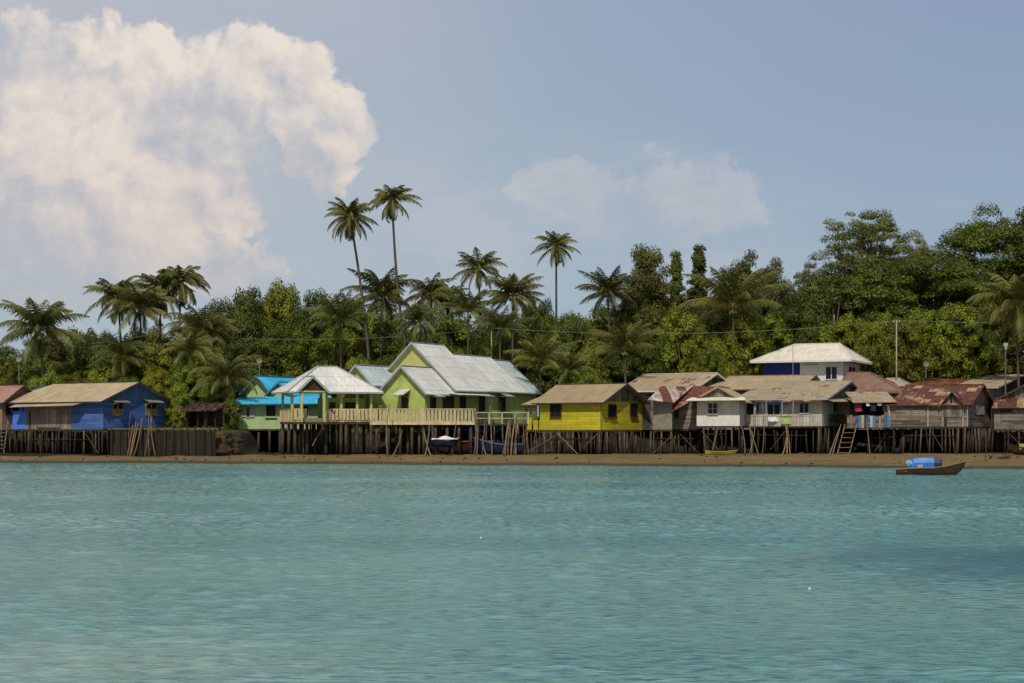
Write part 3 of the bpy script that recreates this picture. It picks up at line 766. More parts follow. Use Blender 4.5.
# wooden boardwalk continuing to the yellow house
bw = empty('boardwalk', (X_of(475, 148.4), 148.4, 0)); tag(bw, 'bare timber boardwalk with open rail joining terrace and yellow house', 'boardwalk')
L = X_of(528, 148.4) - X_of(475, 148.4); zb = Z_of(424, 148.4)
mb = MB(); mb.box(0.05, L, 0, 1.2, zb-0.14, zb)
mb.build('deck', M['beam'], bw)
rail(bw, [(0.1, 0.0), (L, 0.0)], zb, Z_of(412.5, 148.4), M['palewood'], M['palewood'], 'open', 1.2, 'handrail')
for i in range(7):
    x = 0.3 + L*i/6.6; g = float(ground_z(bw.location.x+x, 148.4))-0.3
    mb = MB(); mb.tube([(x+random.uniform(-.1,.1), 0.1, g), (x, 0.1, zb-0.1)], 0.06, 6); mb.build('stilt', M['stiltpale'], bw, True)

# ---- Pavilion
h = House('pavilion', 'open sided pavilion with grey hipped roof and cream balustrade on stilts', 'pavilion', 294, 148.6, 68, A=4.7, xr=373, zf=Z_of(422, 148.6))
A, B = h.A, h.B; zf = h.zf
zt = h.z(391.5); zr = h.z(366.5, -A/2, B/2)
mb = MB()
def hip(h, m, x0, x1, y0, y1, zt, zr, o, ridge, trim, t=0.07):
    """hip roof with ridge along y, ridge = (ya, yb)"""
    xm = (x0+x1)/2
    a, b, c, d = (x0-o, y0-o, zt), (x1+o, y0-o, zt), (x1+o, y1+o, zt), (x0-o, y1+o, zt)
    r0, r1 = (xm, ridge[0], zr), (xm, ridge[1], zr)
    mb = MB(); mb.slab([b, c, r1, r0], t); mb.slab([d, a, r0, r1], t); mb.slab([a, b, r0], t); mb.slab([c, d, r1], t)
    ro = mb.build('roof', m, h.root)
    tb = MB()
    up = Vector((0, 0, 0.03))
    for p, q in ((b, r0), (a, r0), (c, r1), (d, r1), (r0, r1)): tb.bar(Vector(p)+up, Vector(q)+up, 0.16, 0.07)
    dn = Vector((0, 0, -0.08))
    for p, q in ((a, b), (b, c), (c, d)): tb.bar(Vector(p)+dn, Vector(q)+dn, 0.06, 0.16)
    tb.build('roof_trim', trim, ro)
    return ro
hip(h, M['roofwhite'], -A, 0, 0, B, zt, zr, 0.8, (B*0.38, B*0.62), M['trimgrey'])
# projecting porch gable
y_a = h.ly(309); hw = 1.55; zg = h.z(376, 1.2, y_a); ze = h.z(392, 1.2, y_a)
mb = MB(); X1 = 1.5
mb.slab([(X1, y_a, zg), (-2.4, y_a, zg), (-1.2, y_a+hw*1.3, ze-0.05), (X1, y_a+hw, ze)], 0.07)
mb.slab([(X1, y_a, zg), (-2.4, y_a, zg), (-1.2, y_a-hw*1.1, ze-0.05), (X1, y_a-hw, ze)], 0.07)
pg = mb.build('porch_gable', M['roofwhite'], h.root)
tb = MB()
for s_ in (-1, 1): tb.bar((X1+0.03, y_a, zg-0.06), (X1+0.03, y_a+s_*hw, ze-0.06), 0.06, 0.2)
tb.bar((X1, y_a, zg+0.03), (-2.4, y_a, zg+0.03), 0.16, 0.07)
tb.build('roof_trim', M['trimgrey'], pg)
mb = MB(); mb.add([(1.25, y_a-hw*0.72, ze+0.1), (1.25, y_a+hw*0.72, ze+0.1), (1.25, y_a, zg-0.25)], [(0, 1, 2)]); mb.build('gable_panel', M['brown'], h.root)
mb = MB(); mb.bar((1.3, y_a-hw*0.9, ze+0.05), (1.3, y_a+hw*0.9, ze+0.05), 0.1, 0.14); mb.bar((-0.05, -0.1, zt-0.1), (-0.05, B+0.1, zt-0.1), 0.1, 0.16); mb.bar((-A, -0.0, zt-0.1), (0, -0.0, zt-0.1), 0.1, 0.16); mb.build('lintel', M['postyellow'], h.root)
for (x, px) in ((1.2, 301.5), (1.2, 324), (0, 292), (0, 326.5), (0, 341), (0, 357), (0, 371)):
    y = h.ly(px, x)
    mb = MB(); mb.box(x-0.11, x+0.11, y-0.11, y+0.11, zf, (ze if x > 1 else zt-0.02)); mb.build('post', M['postyellow'], h.root)
for x, y in ((-A, 0.1), (-A, B-0.1), (-A, B/2), (-A*0.5, B-0.1)):
    mb = MB(); mb.box(x-0.1, x+0.1, y-0.1, y+0.1, zf, zt-0.02); mb.build('post', M['postyellow'], h.root)
mb = MB(); mb.box(-A-0.1, 0.15, -0.15, B+0.3, zf-0.2, zf); mb.box(0.153, 1.5, y_a-1.7, y_a+1.5, zf-0.2, zf); mb.build('deck', M['beam'], h.root)
zr_ = Z_of(409, 148.6)
rail(h.root, [(0.05, -0.1), (0.05, h.ly(306))], zf, zr_, M['railcream'], M['railcream'], 'panel', 1.5)
rail(h.root, [(0.05, h.ly(327)), (0.05, B+0.2)], zf, zr_, M['railcream'], M['railcream'], 'panel', 1.5)
rail(h.root, [(-A, -0.1), (0.05, -0.1)], zf, zr_, M['railcream'], M['railcream'], 'panel', 1.5)
mb = MB(); mb.box(-A*0.75, -A*0.35, B*0.42, B*0.95, zf+0.01, zf+2.3); mb.build('partition', M['lime'], h.root)
mb = MB(); mb.box(-A*0.35+0.005, -A*0.35+0.03, B*0.5, B*0.58, zf+0.01, zf+1.9); mb.box(-A*0.35+0.005, -A*0.35+0.03, B*0.7, B*0.84, zf+0.7, zf+1.9); mb.build('door', M['brown'], h.root)
mb = MB(); mb.box(0.3, 1.3, y_a-0.7, y_a+0.9, zf+0.005, zf+0.35); mb.build('step', M['concrete'], h.root)
for y in (0.1, h.ly(307), h.ly(326), h.ly(341), h.ly(346), h.ly(357), h.ly(371)):
    for x in (0.0, -A*0.5, -A):
        w = Matrix.Rotation(-h.th, 4, 'Z') @ Vector((x, y, 0)) + h.C
        g = float(ground_z(w.x, w.y)) - 0.3
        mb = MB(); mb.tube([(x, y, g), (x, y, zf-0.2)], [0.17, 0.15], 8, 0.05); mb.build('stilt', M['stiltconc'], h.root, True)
h.stilts(-A, -0.2, 1, B, zt=zf, step=0.9, rows=(0, 1, 2, 3), right=False)
h.brace((0.5, h.ly(311), 1.4), (0.6, h.ly(323), zf-0.1), M['bamboo'], 0.05)

# ---- Yellow house
h = House('wooden_house', 'bright yellow boarded stilt house with brown stained roof', 'house', 601, 149, 35, xl=540, xr=642, zf=Z_of(430, 149))
A, B = h.A, h.B
zt = h.z(401); zr = h.z(384.5, 0, B/2)
h.walls(M['yellow'], zt); h.gable('R', M['woodv'], zt, zr)
h.roof('R', M['roofbrown'], zt, zr, oe=0.55, og=0.6, trim=M['trimdark'])
h.window('L', 551, 561, 402.5, 416, frame=M['brown'], m=M['dark'], split=2)
h.window('R', 608.5, 615.5, 405, 416.5, frame=M['brown'], m=M['glass'], split=1)
h.window('R', 630, 636.5, 404, 416, frame=M['brown'], m=M['glass'], split=1)
mb = MB(); mb.box(-0.05, 0.05, -0.05, -0.003, h.zf, zt); mb.build('corner_strip', M['olive'], h.root)
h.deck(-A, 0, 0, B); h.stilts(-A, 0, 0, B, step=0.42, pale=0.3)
h.brace((h.lx(558), -0.15, h.zf-0.3), (h.lx(584), -0.8, h.z(456)), M['bamboo'], 0.05)
h.brace((h.lx(530), -0.2, h.z(452)), (h.lx(556), -0.1, h.z(436)), M['greypole'], 0.05)
h.brace((h.lx(588), -0.15, h.z(444)), (h.lx(600), -0.1, h.z(432)), M['greypole'], 0.05)
# low annex veranda on the left
mb = MB(); xa = h.lx(519); 
mb.slab([(xa, 0.3, h.z(404.5, xa)), (-A-0.62, 0.3, h.z(404.5, -A)), (-A-0.62, 2.8, h.z(395.5, -A, 2.8)), (xa+0.9, 2.8, h.z(395.5, xa, 2.8))], 0.06)
mb.build('veranda_roof', M['roofbrown'], h.root)
for px in (523.5, 529, 534, 539):
    x = h.lx(px, 0.6); mb = MB(); mb.tube([(x, 0.6, h.zf), (x, 0.6, h.z(404, x))], 0.05, 6); mb.build('post', M['greypole'], h.root)
mb = MB(); mb.box(h.lx(524), h.lx(528.3), 0.55, 0.6, h.zf, h.z(417.5, -A)); mb.box(h.lx(530), h.lx(534.5), 0.55, 0.6, h.zf, h.z(417.5, -A)); mb.box(h.lx(536), -A-0.02, 0.55, 0.6, h.zf, h.z(417.5, -A)); mb.build('low_wall', M['yellow'], h.root)
mb = MB(); mb.box(h.lx(522), -A-0.003, 0.4, 3.2, h.zf-0.15, h.zf-0.004); mb.build('veranda_floor', M['beam'], h.root)
for px in (524, 527, 531, 536):
    x = h.lx(px, 0.6); mb = MB(); mb.tube([(x+0.1, 0.6, 0.3), (x, 0.6, h.zf-0.1)], 0.06, 6); mb.build('stilt', M['stiltpale'], h.root)
# grey plank extension on the gable side
mb = MB(); mb.box(-2.5, -0.06, B+0.003, B+1.9, h.zf, h.z(400, 0, B+1)); mb.build('plank_extension', M['woodv'], h.root)

# ---- concrete walled shed with striped rusty roof
h = House('shed', 'grey concrete walled stilt shed with rust and white striped roof', 'shed', 672, 150, 12, xl=653, xr=676, zf=Z_of(429.5, 150))
zt = h.z(400)
h.walls(M['concrete'], zt, y1=5)
mb = MB(); mb.slab([at(648, 399.5, 149.2) - h.C, at(674, 402.5, 149.2) - h.C, at(693, 386, 156) - h.C, at(662, 385.5, 156) - h.C], 0.06)
o = mb.build('roof', M['rust2'], None); o.parent = h.root; o.matrix_local = Matrix.Rotation(h.th, 4, 'Z')
h.deck(-h.A, 0, 0, 5); h.stilts(-h.A, 0, 0, 5, step=0.6, m=M['stiltpale'])
h = House('shed', 'dark plank shed under an orange rusted roof left of the white house', 'shed', 697, 151.5, 14, xl=672.5, xr=702, zf=Z_of(429, 151.5))
h.walls(M['wood'], h.z(401.5), y1=5)
mb = MB(); mb.slab([at(671, 411.5, 149.8) - h.C, at(679.5, 407, 149.8) - h.C, at(716, 386.5, 156.5) - h.C, at(692, 386, 156.5) - h.C, at(672, 404.5, 151) - h.C], 0.06)
o = mb.build('roof', M['rust3'], None); o.parent = h.root; o.matrix_local = Matrix.Rotation(h.th, 4, 'Z')
h.window('L', 674, 678, 410, 417, frame=M['brown'], m=M['dark'], sill=False)
h.deck(-h.A, 0, 0, 5); h.stilts(-h.A, 0, 0, 5, step=0.6)
# ---- beige roof house behind it
h = House('wooden_house', 'house with broad plain beige roof behind the striped rusty shed', 'house', 690, 163, 32, xl=622, xr=735, zf=2.9)
zt = h.z(390); zr = h.z(374, 0, h.B/2)
h.walls(M['wood'], zt); h.gable('R', M['woodv'], zt, zr); h.roof('R', M['roofbeige2'], zt, zr, oe=0.5, og=0.5, trim=M['trimwhite'])
h.window('R', 712, 716, 378, 383, frame=M['trimdark'], m=M['dark'], sill=False)

# ---- white house
h = House('wooden_house', 'small white boarded house with dark gablet and low beige roof', 'house', 739.5, 149, 16, xl=697, xr=748, zf=Z_of(426, 149))
A, B = h.A, 7.0
zt = h.z(399); zr = h.z(387.5, -A/2, 0)
h.walls(M['whiteboards'], zt, y1=B); h.gable('L', M['woodv'], zt, zr, y1=B)
h.roof('L', M['roofbeige'], zt, zr, y1=B, oe=0.7, og=0.3, trim=M['roofbeige2'])
mb = MB(); mb.slab([(-A-0.9, -1.15, h.z(400.5)), (0.75, -1.15, h.z(400)), (0.45, -0.01, h.z(397)), (-A-0.55, -0.01, h.z(397.3))], 0.05); mb.build('skirt_roof', M['roofcream'], h.root)
h.window('L', 708.5, 717, 403.5, 413.5, frame=M['trimgrey'], split=2, cross=True)
mb = MB(); mb.box(-A-0.02, 0.02, -0.05, -0.003, h.zf, h.z(415.5)); mb.build('lower_panel', M['white'], h.root)
h.deck(-A, 0, 0, B, m=M['beam']); h.stilts(-A, 0, 0, B, step=0.55, right=False, m=M['stilt'])
h.brace((h.lx(713), -0.1, h.z(450)), (h.lx(718), -0.1, h.zf-0.1), M['greypole'], 0.08)

# ---- long beige house with laundry balcony
h = House('wooden_house', 'long low house with rust edged beige roof and white laundry balcony', 'house', 822, 151, 22, xl=741, xr=866, zf=Z_of(426, 151))
A, B = h.A, h.B
zt = h.z(399); zr = h.z(382, 0, B/2)
h.walls(M['beigewall'], zt); h.gable('R', M['woodv'], zt, zr)
h.roof('R', M['roofbeige2'], zt, zr, oe=0.5, og=0.6, trim=M['trimgrey'])
mb = MB(); mb.slab([(h.lx(757), -0.35, h.z(400)+0.03), (0.2, -0.35, h.z(399.5)+0.03), (0.2, -0.95, h.z(401.5)), (h.lx(757), -0.95, h.z(401.5))], 0.04); mb.build('eave_sheet', M['rust'], h.root)
h.window('L', 747, 754, 403, 414, frame=M['trimgrey'], m=M['dark'], split=1)
h.window('L', 768, 780, 403, 414.5, frame=M['trimgrey'], m=M['dark'], split=2)
h.window('L', 800, 808.5, 403.5, 413, frame=M['trimgrey'], m=M['dark'], split=2)
h.window('L', 757, 759, 403, 425, frame=M['trimgrey'], m=M['trimdark'], name='door')
mb = MB(); mb.box(h.lx(761), h.lx(788), -0.35, -0.25, h.z(404.3), h.z(401.6)); mb.build('blue_valance', M['bluedoor'], h.root)
h.window('R', 832, 837.5, 403, 412, frame=M['palegreen'], m=M['tarpteal'], split=1)
# balcony
mb = MB(); mb.box(h.lx(744), h.lx(816), -1.5, -0.005, h.zf-0.15, h.zf-0.01); mb.build('balcony_floor', M['beam'], h.root)
rail(h.root, [(h.lx(745, -1.45), -1.45), (h.lx(813, -1.45), -1.45)], h.zf, h.z(415.5), M['palewood'], M['trimgrey'], 'board', 2.2)
for px in (766, 782, 793):
    x = h.lx(px, -1.4); mb = MB(); mb.tube([(x, -1.35, h.zf), (x, -1.35, h.z(401))], 0.04, 6); mb.build('post', M['trimgrey'], h.root)
h.deck(-A, 0, 0, B); h.stilts(-A, 0.0, -1.2, B, step=0.62, pale=0.3)
long_h = h
# side porch with striped fence
mb = MB(); ya, yb = h.ly(828, 0), h.ly(866, 0)
mb.slab([(0.05, 0.3, h.z(398)), (0.05, B+3.2, h.z(396, 0, B)), (1.5, B+3.2, h.z(402, 0, B)), (1.2, 0.3, h.z(401.5))], 0.05)
mb.build('side_awning', M['roofbeige2'], h.root)
mb = MB(); mb.box(0.02, 0.06, h.ly(828), h.ly(846), h.zf, h.z(414, 0, 3)); mb.build('lower_boards', M['wood'], h.root)

def clothes(name, label, pts, Y, m, group=None, cat='laundry'):
    # a hanging cloth, slightly wavy, with a fold over the rail
    (x0, y0), (x1, y1) = pts
    a = at(x0, y0, Y); b = at(x1, y1, Y)
    n = 7; mb = MB(); vs = []; 
    w = b.x - a.x; hgt = a.z - b.z
    for j in range(4):
        for i in range(n):
            vs.append((w*i/(n-1), -0.06*math.sin(i*1.7+j*0.6) - 0.03*j, -hgt*j/3 + 0.03*math.sin(i*2.1)))
    for j in range(3):
        for i in range(n-1): vs and mb.f.append((j*n+i, j*n+i+1, (j+1)*n+i+1, (j+1)*n+i))
    mb.v = vs
    # fold behind
    o2 = len(mb.v)
    for j in range(2):
        for i in range(n): mb.v.append((w*i/(n-1), 0.07 + 0.02*j, (0 if j == 0 else -hgt*0.4) + 0.03*math.sin(i*2.1)))
    for i in range(n-1):
        mb.f.append((i, i+1, o2+i+1, o2+i)); mb.f.append((o2+i, o2+i+1, o2+n+i+1, o2+n+i))
    o = mb.build(name, m, None, True); o.location = a; tag(o, label, cat, group)
    return o
Yb = h.depth(h.lx(772, -1.6), -1.6)
clothes('towel', 'white towel hung over the balcony rail of the long beige house', [(768, 416), (778, 421.5)], Yb-0.12, M['clothbright'])
Yb = h.depth(h.lx(785, -1.6), -1.6)
clothes('towel', 'lime green cloth hung over the balcony rail beside the white towel', [(780.5, 416), (791.5, 424)], Yb-0.12, M['limecloth'])
clothes('shirt', 'bright pink cloth hanging on the side porch of the long beige house', [(855, 403.5), (862, 411.5)], 153.0, M['pink'])

# ---- striped fence
def plank_fence(name, label, x0, x1, yt, yb, Y, mats, step):
    r = empty(name, at(x0, yb, Y)); tag(r, label, 'fence')
    xw = X_of(x1, Y) - X_of(x0, Y); n = int(xw/step); H_ = Z_of(yt, Y) - Z_of(yb, Y)
    for i in range(n):
        mb = MB(); a = xw*i/n; mb.box(a+0.01, a+xw/n-0.01, random.uniform(-.02, .0), 0.03, random.uniform(-.05, .02), H_+random.uniform(-.06, .06)); 
        mb.build('board', mats[i % len(mats)], r)
    mb = MB(); mb.box(0, xw, 0.032, 0.09, 0.2, 0.3); mb.box(0, xw, 0.032, 0.09, H_-0.3, H_-0.2); mb.build('rail', M['beam'], r)
    return r
plank_fence('plank_fence', 'low fence of blue, cream and brown upright boards by the ladder', 847, 890, 415.5, 427.5, 150.6, [M['wood'], M['greyboard'], M['wood'], M['blue'], M['trimblue'], M['railyellow'], M['brown'], M['blue'], M['palewood'], M['trimblue']], 0.26)
# dark porch between long house and weathered house with hanging clothes
h = House('porch', 'dark open porch hung with washing between the beige and weathered houses', 'porch', 888, 156, 5, xl=864, xr=890, zf=Z_of(427, 156))
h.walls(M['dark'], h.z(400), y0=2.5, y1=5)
mb = MB(); mb.box(-h.A-0.3, 2.5, -4.5, 2.495, h.zf-0.15, h.zf); mb.build('deck', M['beam'], h.root)
mb = MB(); mb.slab([(-h.A-1.5, -3.8, h.z(400.5)-0.25), (0.3, -3.8, h.z(400.5)-0.2), (0.3, 3, h.z(391)), (-h.A-1.5, 3, h.z(391))], 0.05); mb.build('roof', M['roofbeige2'], h.root)
h.stilts(-h.A, 0, -4.3, 3, step=0.6, pale=0.3)
for i, (a, b, c, d, m_, l) in enumerate(((866, 869.5, 402, 406, 'clothbright', 'small white cloth hung at the left end of the porch washing line'), (870, 876, 402.5, 411, 'clothdark', 'dark clothing hung in the middle of the porch washing line'), (877, 882, 402, 405.5, 'clothbright', 'white cloth hung towards the right of the porch washing line'), (882.5, 887.5, 402.5, 412, 'clothdark', 'dark clothing hung at the right end of the porch washing line'))):
    clothes('laundry', l, [(a, c), (b, d)], 152.6, M[m_])

# ---- beige roofed house behind the long one
h = House('wooden_house', 'house behind the long beige house showing only its tan roof', 'house', 797, 161, 20, xl=706, xr=826, zf=2.9)
zt = h.z(389); zr = h.z(376, 0, h.B/2)
h.walls(M['tanwall'], zt); h.gable('R', M['woodv'], zt, zr); h.roof('R', M['roofbeige'], zt, zr, oe=0.5, og=0.4, trim=M['roofred'])

# ---- two storey white and navy house
h = House('two_storey_house', 'two storey white and navy house with cream hipped roof', 'house', 843, 171, 24, xl=763, xr=860, zf=2.9)
A, B = h.A, h.B
zt = h.z(362); zr = h.z(344, 0, B/2)
xn = h.lx(801)
h.walls(M['whitewall'], zt, x0=xn, name='wall')
mb = MB(); mb.box(-A, xn-0.003, 0.4, 0.55, h.zf, zt); mb.box(-A, -A+0.15, 0.55, B-0.2, h.zf, zt); mb.box(-A, xn-0.003, B-0.18, B-0.03, h.zf, zt); w = mb.build('navy_wall', M['navy'], h.root)
# hip roof along x
def hipx(h, m, x0, x1, y0, y1, zt, zr, o, ridge, trim, t=0.08):
    ym = (y0+y1)/2
    a, b, c, d = (x0-o, y0-o, zt), (x1+o, y0-o, zt), (x1+o, y1+o, zt), (x0-o, y1+o, zt)
    r0, r1 = (ridge[0], ym, zr), (ridge[1], ym, zr)
    mb = MB(); mb.slab([a, b, r1, r0], t); mb.slab([c, d, r0, r1], t); mb.slab([d, a, r0], t); mb.slab([b, c, r1], t)
    ro = mb.build('roof', m, h.root)
    tb = MB(); up = Vector((0, 0, 0.03))
    for p, q in ((a, r0), (b, r1), (c, r1), (d, r0), (r0, r1)): tb.bar(Vector(p)+up, Vector(q)+up, 0.18, 0.07)
    dn = Vector((0, 0, -0.09))
    for p, q in ((a, b), (b, c)): tb.bar(Vector(p)+dn, Vector(q)+dn, 0.06, 0.2)
    tb.build('roof_trim', trim, ro)
    mb = MB(); mb.box(x0-o+0.1, x1+o-0.1, y0-o+0.1, y1+o-0.1, zt-0.2, zt-0.14); mb.build('soffit', M['trimgrey'], h.root)
    return ro
hipx(h, M['roofcream'], -A, 0, 0, B, zt+0.2, zr+0.1, 1.15, (-A*0.72, -A*0.16), M['trimwhite'])
mb = MB(); mb.box(xn-0.1, xn+0.05, -0.04, -0.003, h.zf, zt); mb.build('corner_strip', M['white'], h.root)
h.window('L', 826, 837, 367, 379, frame=M['whitewall'], split=2, sill=False)
h.window('R', 848, 855, 367, 379, frame=M['whitewall'], split=2, sill=False)
mb = MB(); mb.box(h.lx(804), h.lx(818), -0.06, -0.003, h.z(364.5), h.z(363.2)); mb.build('vent_band', M['trimgrey'], h.root)

# ---- red brown hipped roof house
h = House('wooden_house', 'house with red brown hipped roof right of the two storey house', 'house', 899, 163, 22, xl=838, xr=910, zf=2.9)
zt = h.z(391.5); zr = h.z(371.5, 0, h.B/2)
h.walls(M['tanwall'], zt)
hipx(h, M['roofred'], -h.A, 0, 0, h.B+2, zt, zr, 0.5, (-h.A*0.95, -h.A*0.62), M['roofred'])
h = House('wooden_house', 'small house with pale tan roof behind the red brown roof', 'house', 902, 169, 28, xl=872, xr=918, zf=2.9)
zt = h.z(388); zr = h.z(378, 0, h.B/2)
h.walls(M['tanwall'], zt); hipx(h, M['roofbeige'], -h.A, 0, 0, h.B, zt, zr, 0.4, (-h.A*0.75, -h.A*0.4), M['trimgrey'])

# ---- weathered wooden house
h = House('wooden_house', 'weathered grey plank house with dark rusted roof and small dormer', 'house', 968, 149.5, 26, xl=890, xr=991, zf=Z_of(426.5, 149.5))
A, B = h.A, h.B
zt = h.z(404); zr = h.z(385.5, 0, B/2)
h.walls(M['wood'], zt); h.gable('R', M['woodv'], zt, zr)
h.roof('R', M['rust'], zt, zr, oe=0.35, og=0.4, trim=M['rust3'], cut=1.0)
# dormer gable flush with the wall
ya = 0; xa, xb = h.lx(943), h.lx(963); xm = (xa+xb)/2; zd = h.z(391, xm)
mb = MB(); mb.add([(xa, -0.06, zt-1.2), (xb, -0.06, zt-1.2), (xb, -0.06, zt), (xm, -0.06, zd-0.1), (xa, -0.06, zt),
                   (xa, -0.006, zt-1.2), (xb, -0.006, zt-1.2), (xb, -0.006, zt), (xm, -0.006, zd-0.1), (xa, -0.006, zt)],
                  [(0,1,2,3,4), (9,8,7,6,5), (0,5,6,1), (1,6,7,2), (2,7,8,3), (3,8,9,4), (4,9,5,0)]); mb.build('dormer_wall', M['woodv'], h.root)
mb = MB()
mb.slab([(xm, -0.5, zd), (xm, 2.4, zd), (xb+0.35, 1.2, zt-0.28), (xb+0.35, -0.5, zt-0.28)], 0.05)
mb.slab([(xm, -0.5, zd), (xm, 2.4, zd), (xa-0.35, 1.2, zt-0.28), (xa-0.35, -0.5, zt-0.28)], 0.05)
mb.build('dormer_roof', M['rust'], h.root)
mb = MB(); mb.box(h.lx(950), h.lx(952.5), -0.09, -0.063, h.z(404), h.z(394)); mb.build('dormer_vent', M['dark'], h.root)
mb = MB(); mb.box(h.lx(943.5), h.lx(947), -0.03, -0.004, h.zf+0.05, h.z(404.5)); mb.build('door', M['brown'], h.root)
for p in (889.5, 928, 943, 963, 967.5): x = h.lx(p); mb = MB(); mb.box(x-0.05, x+0.05, -0.06, -0.0035, h.zf, zt-0.02); mb.build('wall_batten', M['palewood'], h.root)
mb = MB(); mb.box(0.004, 0.05, h.ly(976), h.ly(984), h.z(414), h.z(405)); mb.build('shutter', M['palewood'], h.root)
mb = MB(); mb.box(h.lx(891), h.lx(926), -0.03, -0.003, h.zf+0.2, h.z(406)); mb.build('pale_boarding', M['wood'], h.root)
h.deck(-A, 0, 0, B); h.stilts(-A, 0, 0, B, step=0.36, pale=0.3)
# ---- large roof behind
h = House('wooden_house', 'large house with half rusted half grey roof behind the weathered plank house', 'house', 990, 163, 24, xl=898, xr=1046, zf=2.9)
A, B = h.A, h.B
zt = h.z(388); zr = h.z(373.5, 0, B/2)
h.walls(M['concrete'], zt); h.gable('R', M['woodv'], zt, zr)
h.roof('R', M['roofbeige2'], zt, zr, x0=h.lx(950), oe=0.5, og=0.8, trim=M['trimgrey'], ogb=0)
h.roof('R', M['rust3'], zt+0.05, zr+0.05, x1=h.lx(950)-0.01, oe=0.5, og=0, ogb=0.4, cut=1.5)
# ---- right edge house
h = House('wooden_house', 'grey plank house with rusted porch roof cut by the right picture edge', 'house', 1056, 155, 18, xl=999, xr=1064, zf=2.95)
A = h.A; zt = h.z(398.5); zr = h.z(384, -A/2, 0)
h.walls(M['wood'], zt, y1=8); h.gable('L', M['woodv'], zt, zr, y1=8); h.roof('L', M['roofbrown'], zt, zr, y1=8, oe=0.5, og=0.5, trim=M['trimdark'])
mb = MB(); xa = h.lx(992, -1.5)
mb.slab([(xa, -2.6, h.z(408)), (0.5, -2.6, h.z(408)), (0.5, -0.05, h.z(398)), (xa+0.3, -0.05, h.z(397.5))], 0.05); mb.build('porch_roof', M['rust'], h.root)
mb = MB(); mb.box(xa+0.2, 0, -2.1, -2.0, h.zf, h.z(409)); mb.build('porch_wall', M['wood'], h.root)
mb = MB(); mb.box(h.lx(1000, -2.1), h.lx(1012, -2.1), -2.13, -2.103, h.z(412, 0, -2), h.z(409.5, 0, -2)); mb.build('window', M['dark'], h.root)
mb = MB(); mb.box(xa, 0.2, -2.1, 8, h.zf-0.16, h.zf-0.003); mb.build('floor_frame', M['beam'], h.root)
h.stilts(xa+0.2, 0, -2, 6, step=0.7, pale=0.3, right=False)

# ---- seawall, shack, stones
r = empty('seawall', at(110, 452, 148.6)); tag(r, 'dark upright plank seawall right of the blue house', 'seawall')
x1 = X_of(216, 148.6) - r.location.x; zh = Z_of(430.5, 148.6) - r.location.z
mb = MB(); n = 60
for i in range(n):
    a = x1*i/n; mb.box(a+0.01, a+x1/n-0.005, random.uniform(-.04, .02), 0.1, -0.4, zh + random.uniform(-.12, .08))
mb.build('planking', M['seawall'], r)
mb = MB(); mb.box(-0.1, x1+0.2, -0.12, 0.35, zh+0.09, zh+0.2); mb.build('capping_beam', M['greypole'], r)
for i in range(14):
    mb = MB(); x = x1*(i+0.3)/14; mb.tube([(x, -0.15, -0.4), (x+random.uniform(-.1,.1), -0.12, zh+random.uniform(0, .3))], 0.07, 6); mb.build('post', M['stilt'], r)

def boulder(name, label, px, py, Y, sx, sz, seed, m, group=None, cat='rock'):
    rr = random.Random(seed); mb = MB(); n = 8; k = 6; vs = []
    for j in range(k+1):
        ph = PI*j/k
        for i in range(n):
            q = 1 + rr.uniform(-.2, .2)
            vs.append((sx*math.sin(ph)*math.cos(2*PI*i/n)*q, sx*0.8*math.sin(ph)*math.sin(2*PI*i/n)*q, sz*math.cos(ph)*q))
    fs = [(j*n+i, (j+1)*n+i, (j+1)*n+(i+1) % n, j*n+(i+1) % n) for j in range(k) for i in range(n)]
    mb.add(vs, fs); o = mb.build(name, m); p = at(px, py, Y); o.location = p
    tag(o, label, cat, group); return o
for i in range(30):
    px = random.uniform(214, 240); lev = random.random()**1.6; py = 452 - 19*lev
    boulder('rock', 'rubble stone in the broken bank between seawall and turquoise roofed house', px, py, 149 + 1.6*lev, random.uniform(.18, .38), random.uniform(.14, .28), i, M['stone'], 'rubble stones in the broken bank')
for i in range(90):
    px = random.uniform(5, 1020); x_ = X_of(px, 145); Yq = random.uniform(float(shore_Y(x_))+1.5, 148.5)
    x = X_of(px, Yq); s = random.uniform(.06, .14)
    o = boulder('rock', 'small stone lying on the muddy beach in front of the houses', px, 450, Yq, s, s*0.7, 100+i, M['stone'], 'small stones on the beach')
    o.location = (x, Yq, float(ground_z(x, Yq)) + s*0.3)

h = House('shack', 'dark open fishing shack with dry thatch under the low palm', 'shack', 215, 153, 12, xl=187, xr=222, zf=2.75)
zt = h.z(409); 
mb = MB(); mb.box(-h.A, 0, 1.8, 1.9, h.zf, zt); mb.box(-h.A, -h.A+0.1, 0, 1.8, h.zf, zt); mb.box(-1.1, -1.0, 0, 1.8, h.zf, zt); mb.build('wall', M['brown'], h.root)
for x in (-h.A, -h.A*0.62, -h.A*0.3, 0): mb = MB(); mb.tube([(x, 0, h.zf-0.2), (x, 0, zt)], 0.07, 6); mb.build('post', M['stilt'], h.root)
mb = MB(); mb.slab([(-h.A-0.3, -0.7, zt-0.1), (0.4, -0.7, zt-0.05), (0.4, 1.9, zt+0.6), (-h.A-0.3, 1.9, zt+0.5)], 0.15)
for i in range(220):
    x = random.uniform(-h.A-0.5, 0.5); y = random.uniform(-0.7, 1.8); z = zt + 0.55*(y+0.7)/2.6
    d = Vector((random.uniform(-.5, .5), random.uniform(-.6, .1), random.uniform(-.25, .35)))
    mb.bar((x, y, z), Vector((x, y, z))+d, 0.05, 0.03)
mb.build('thatch_roof', M['thatch'], h.root)

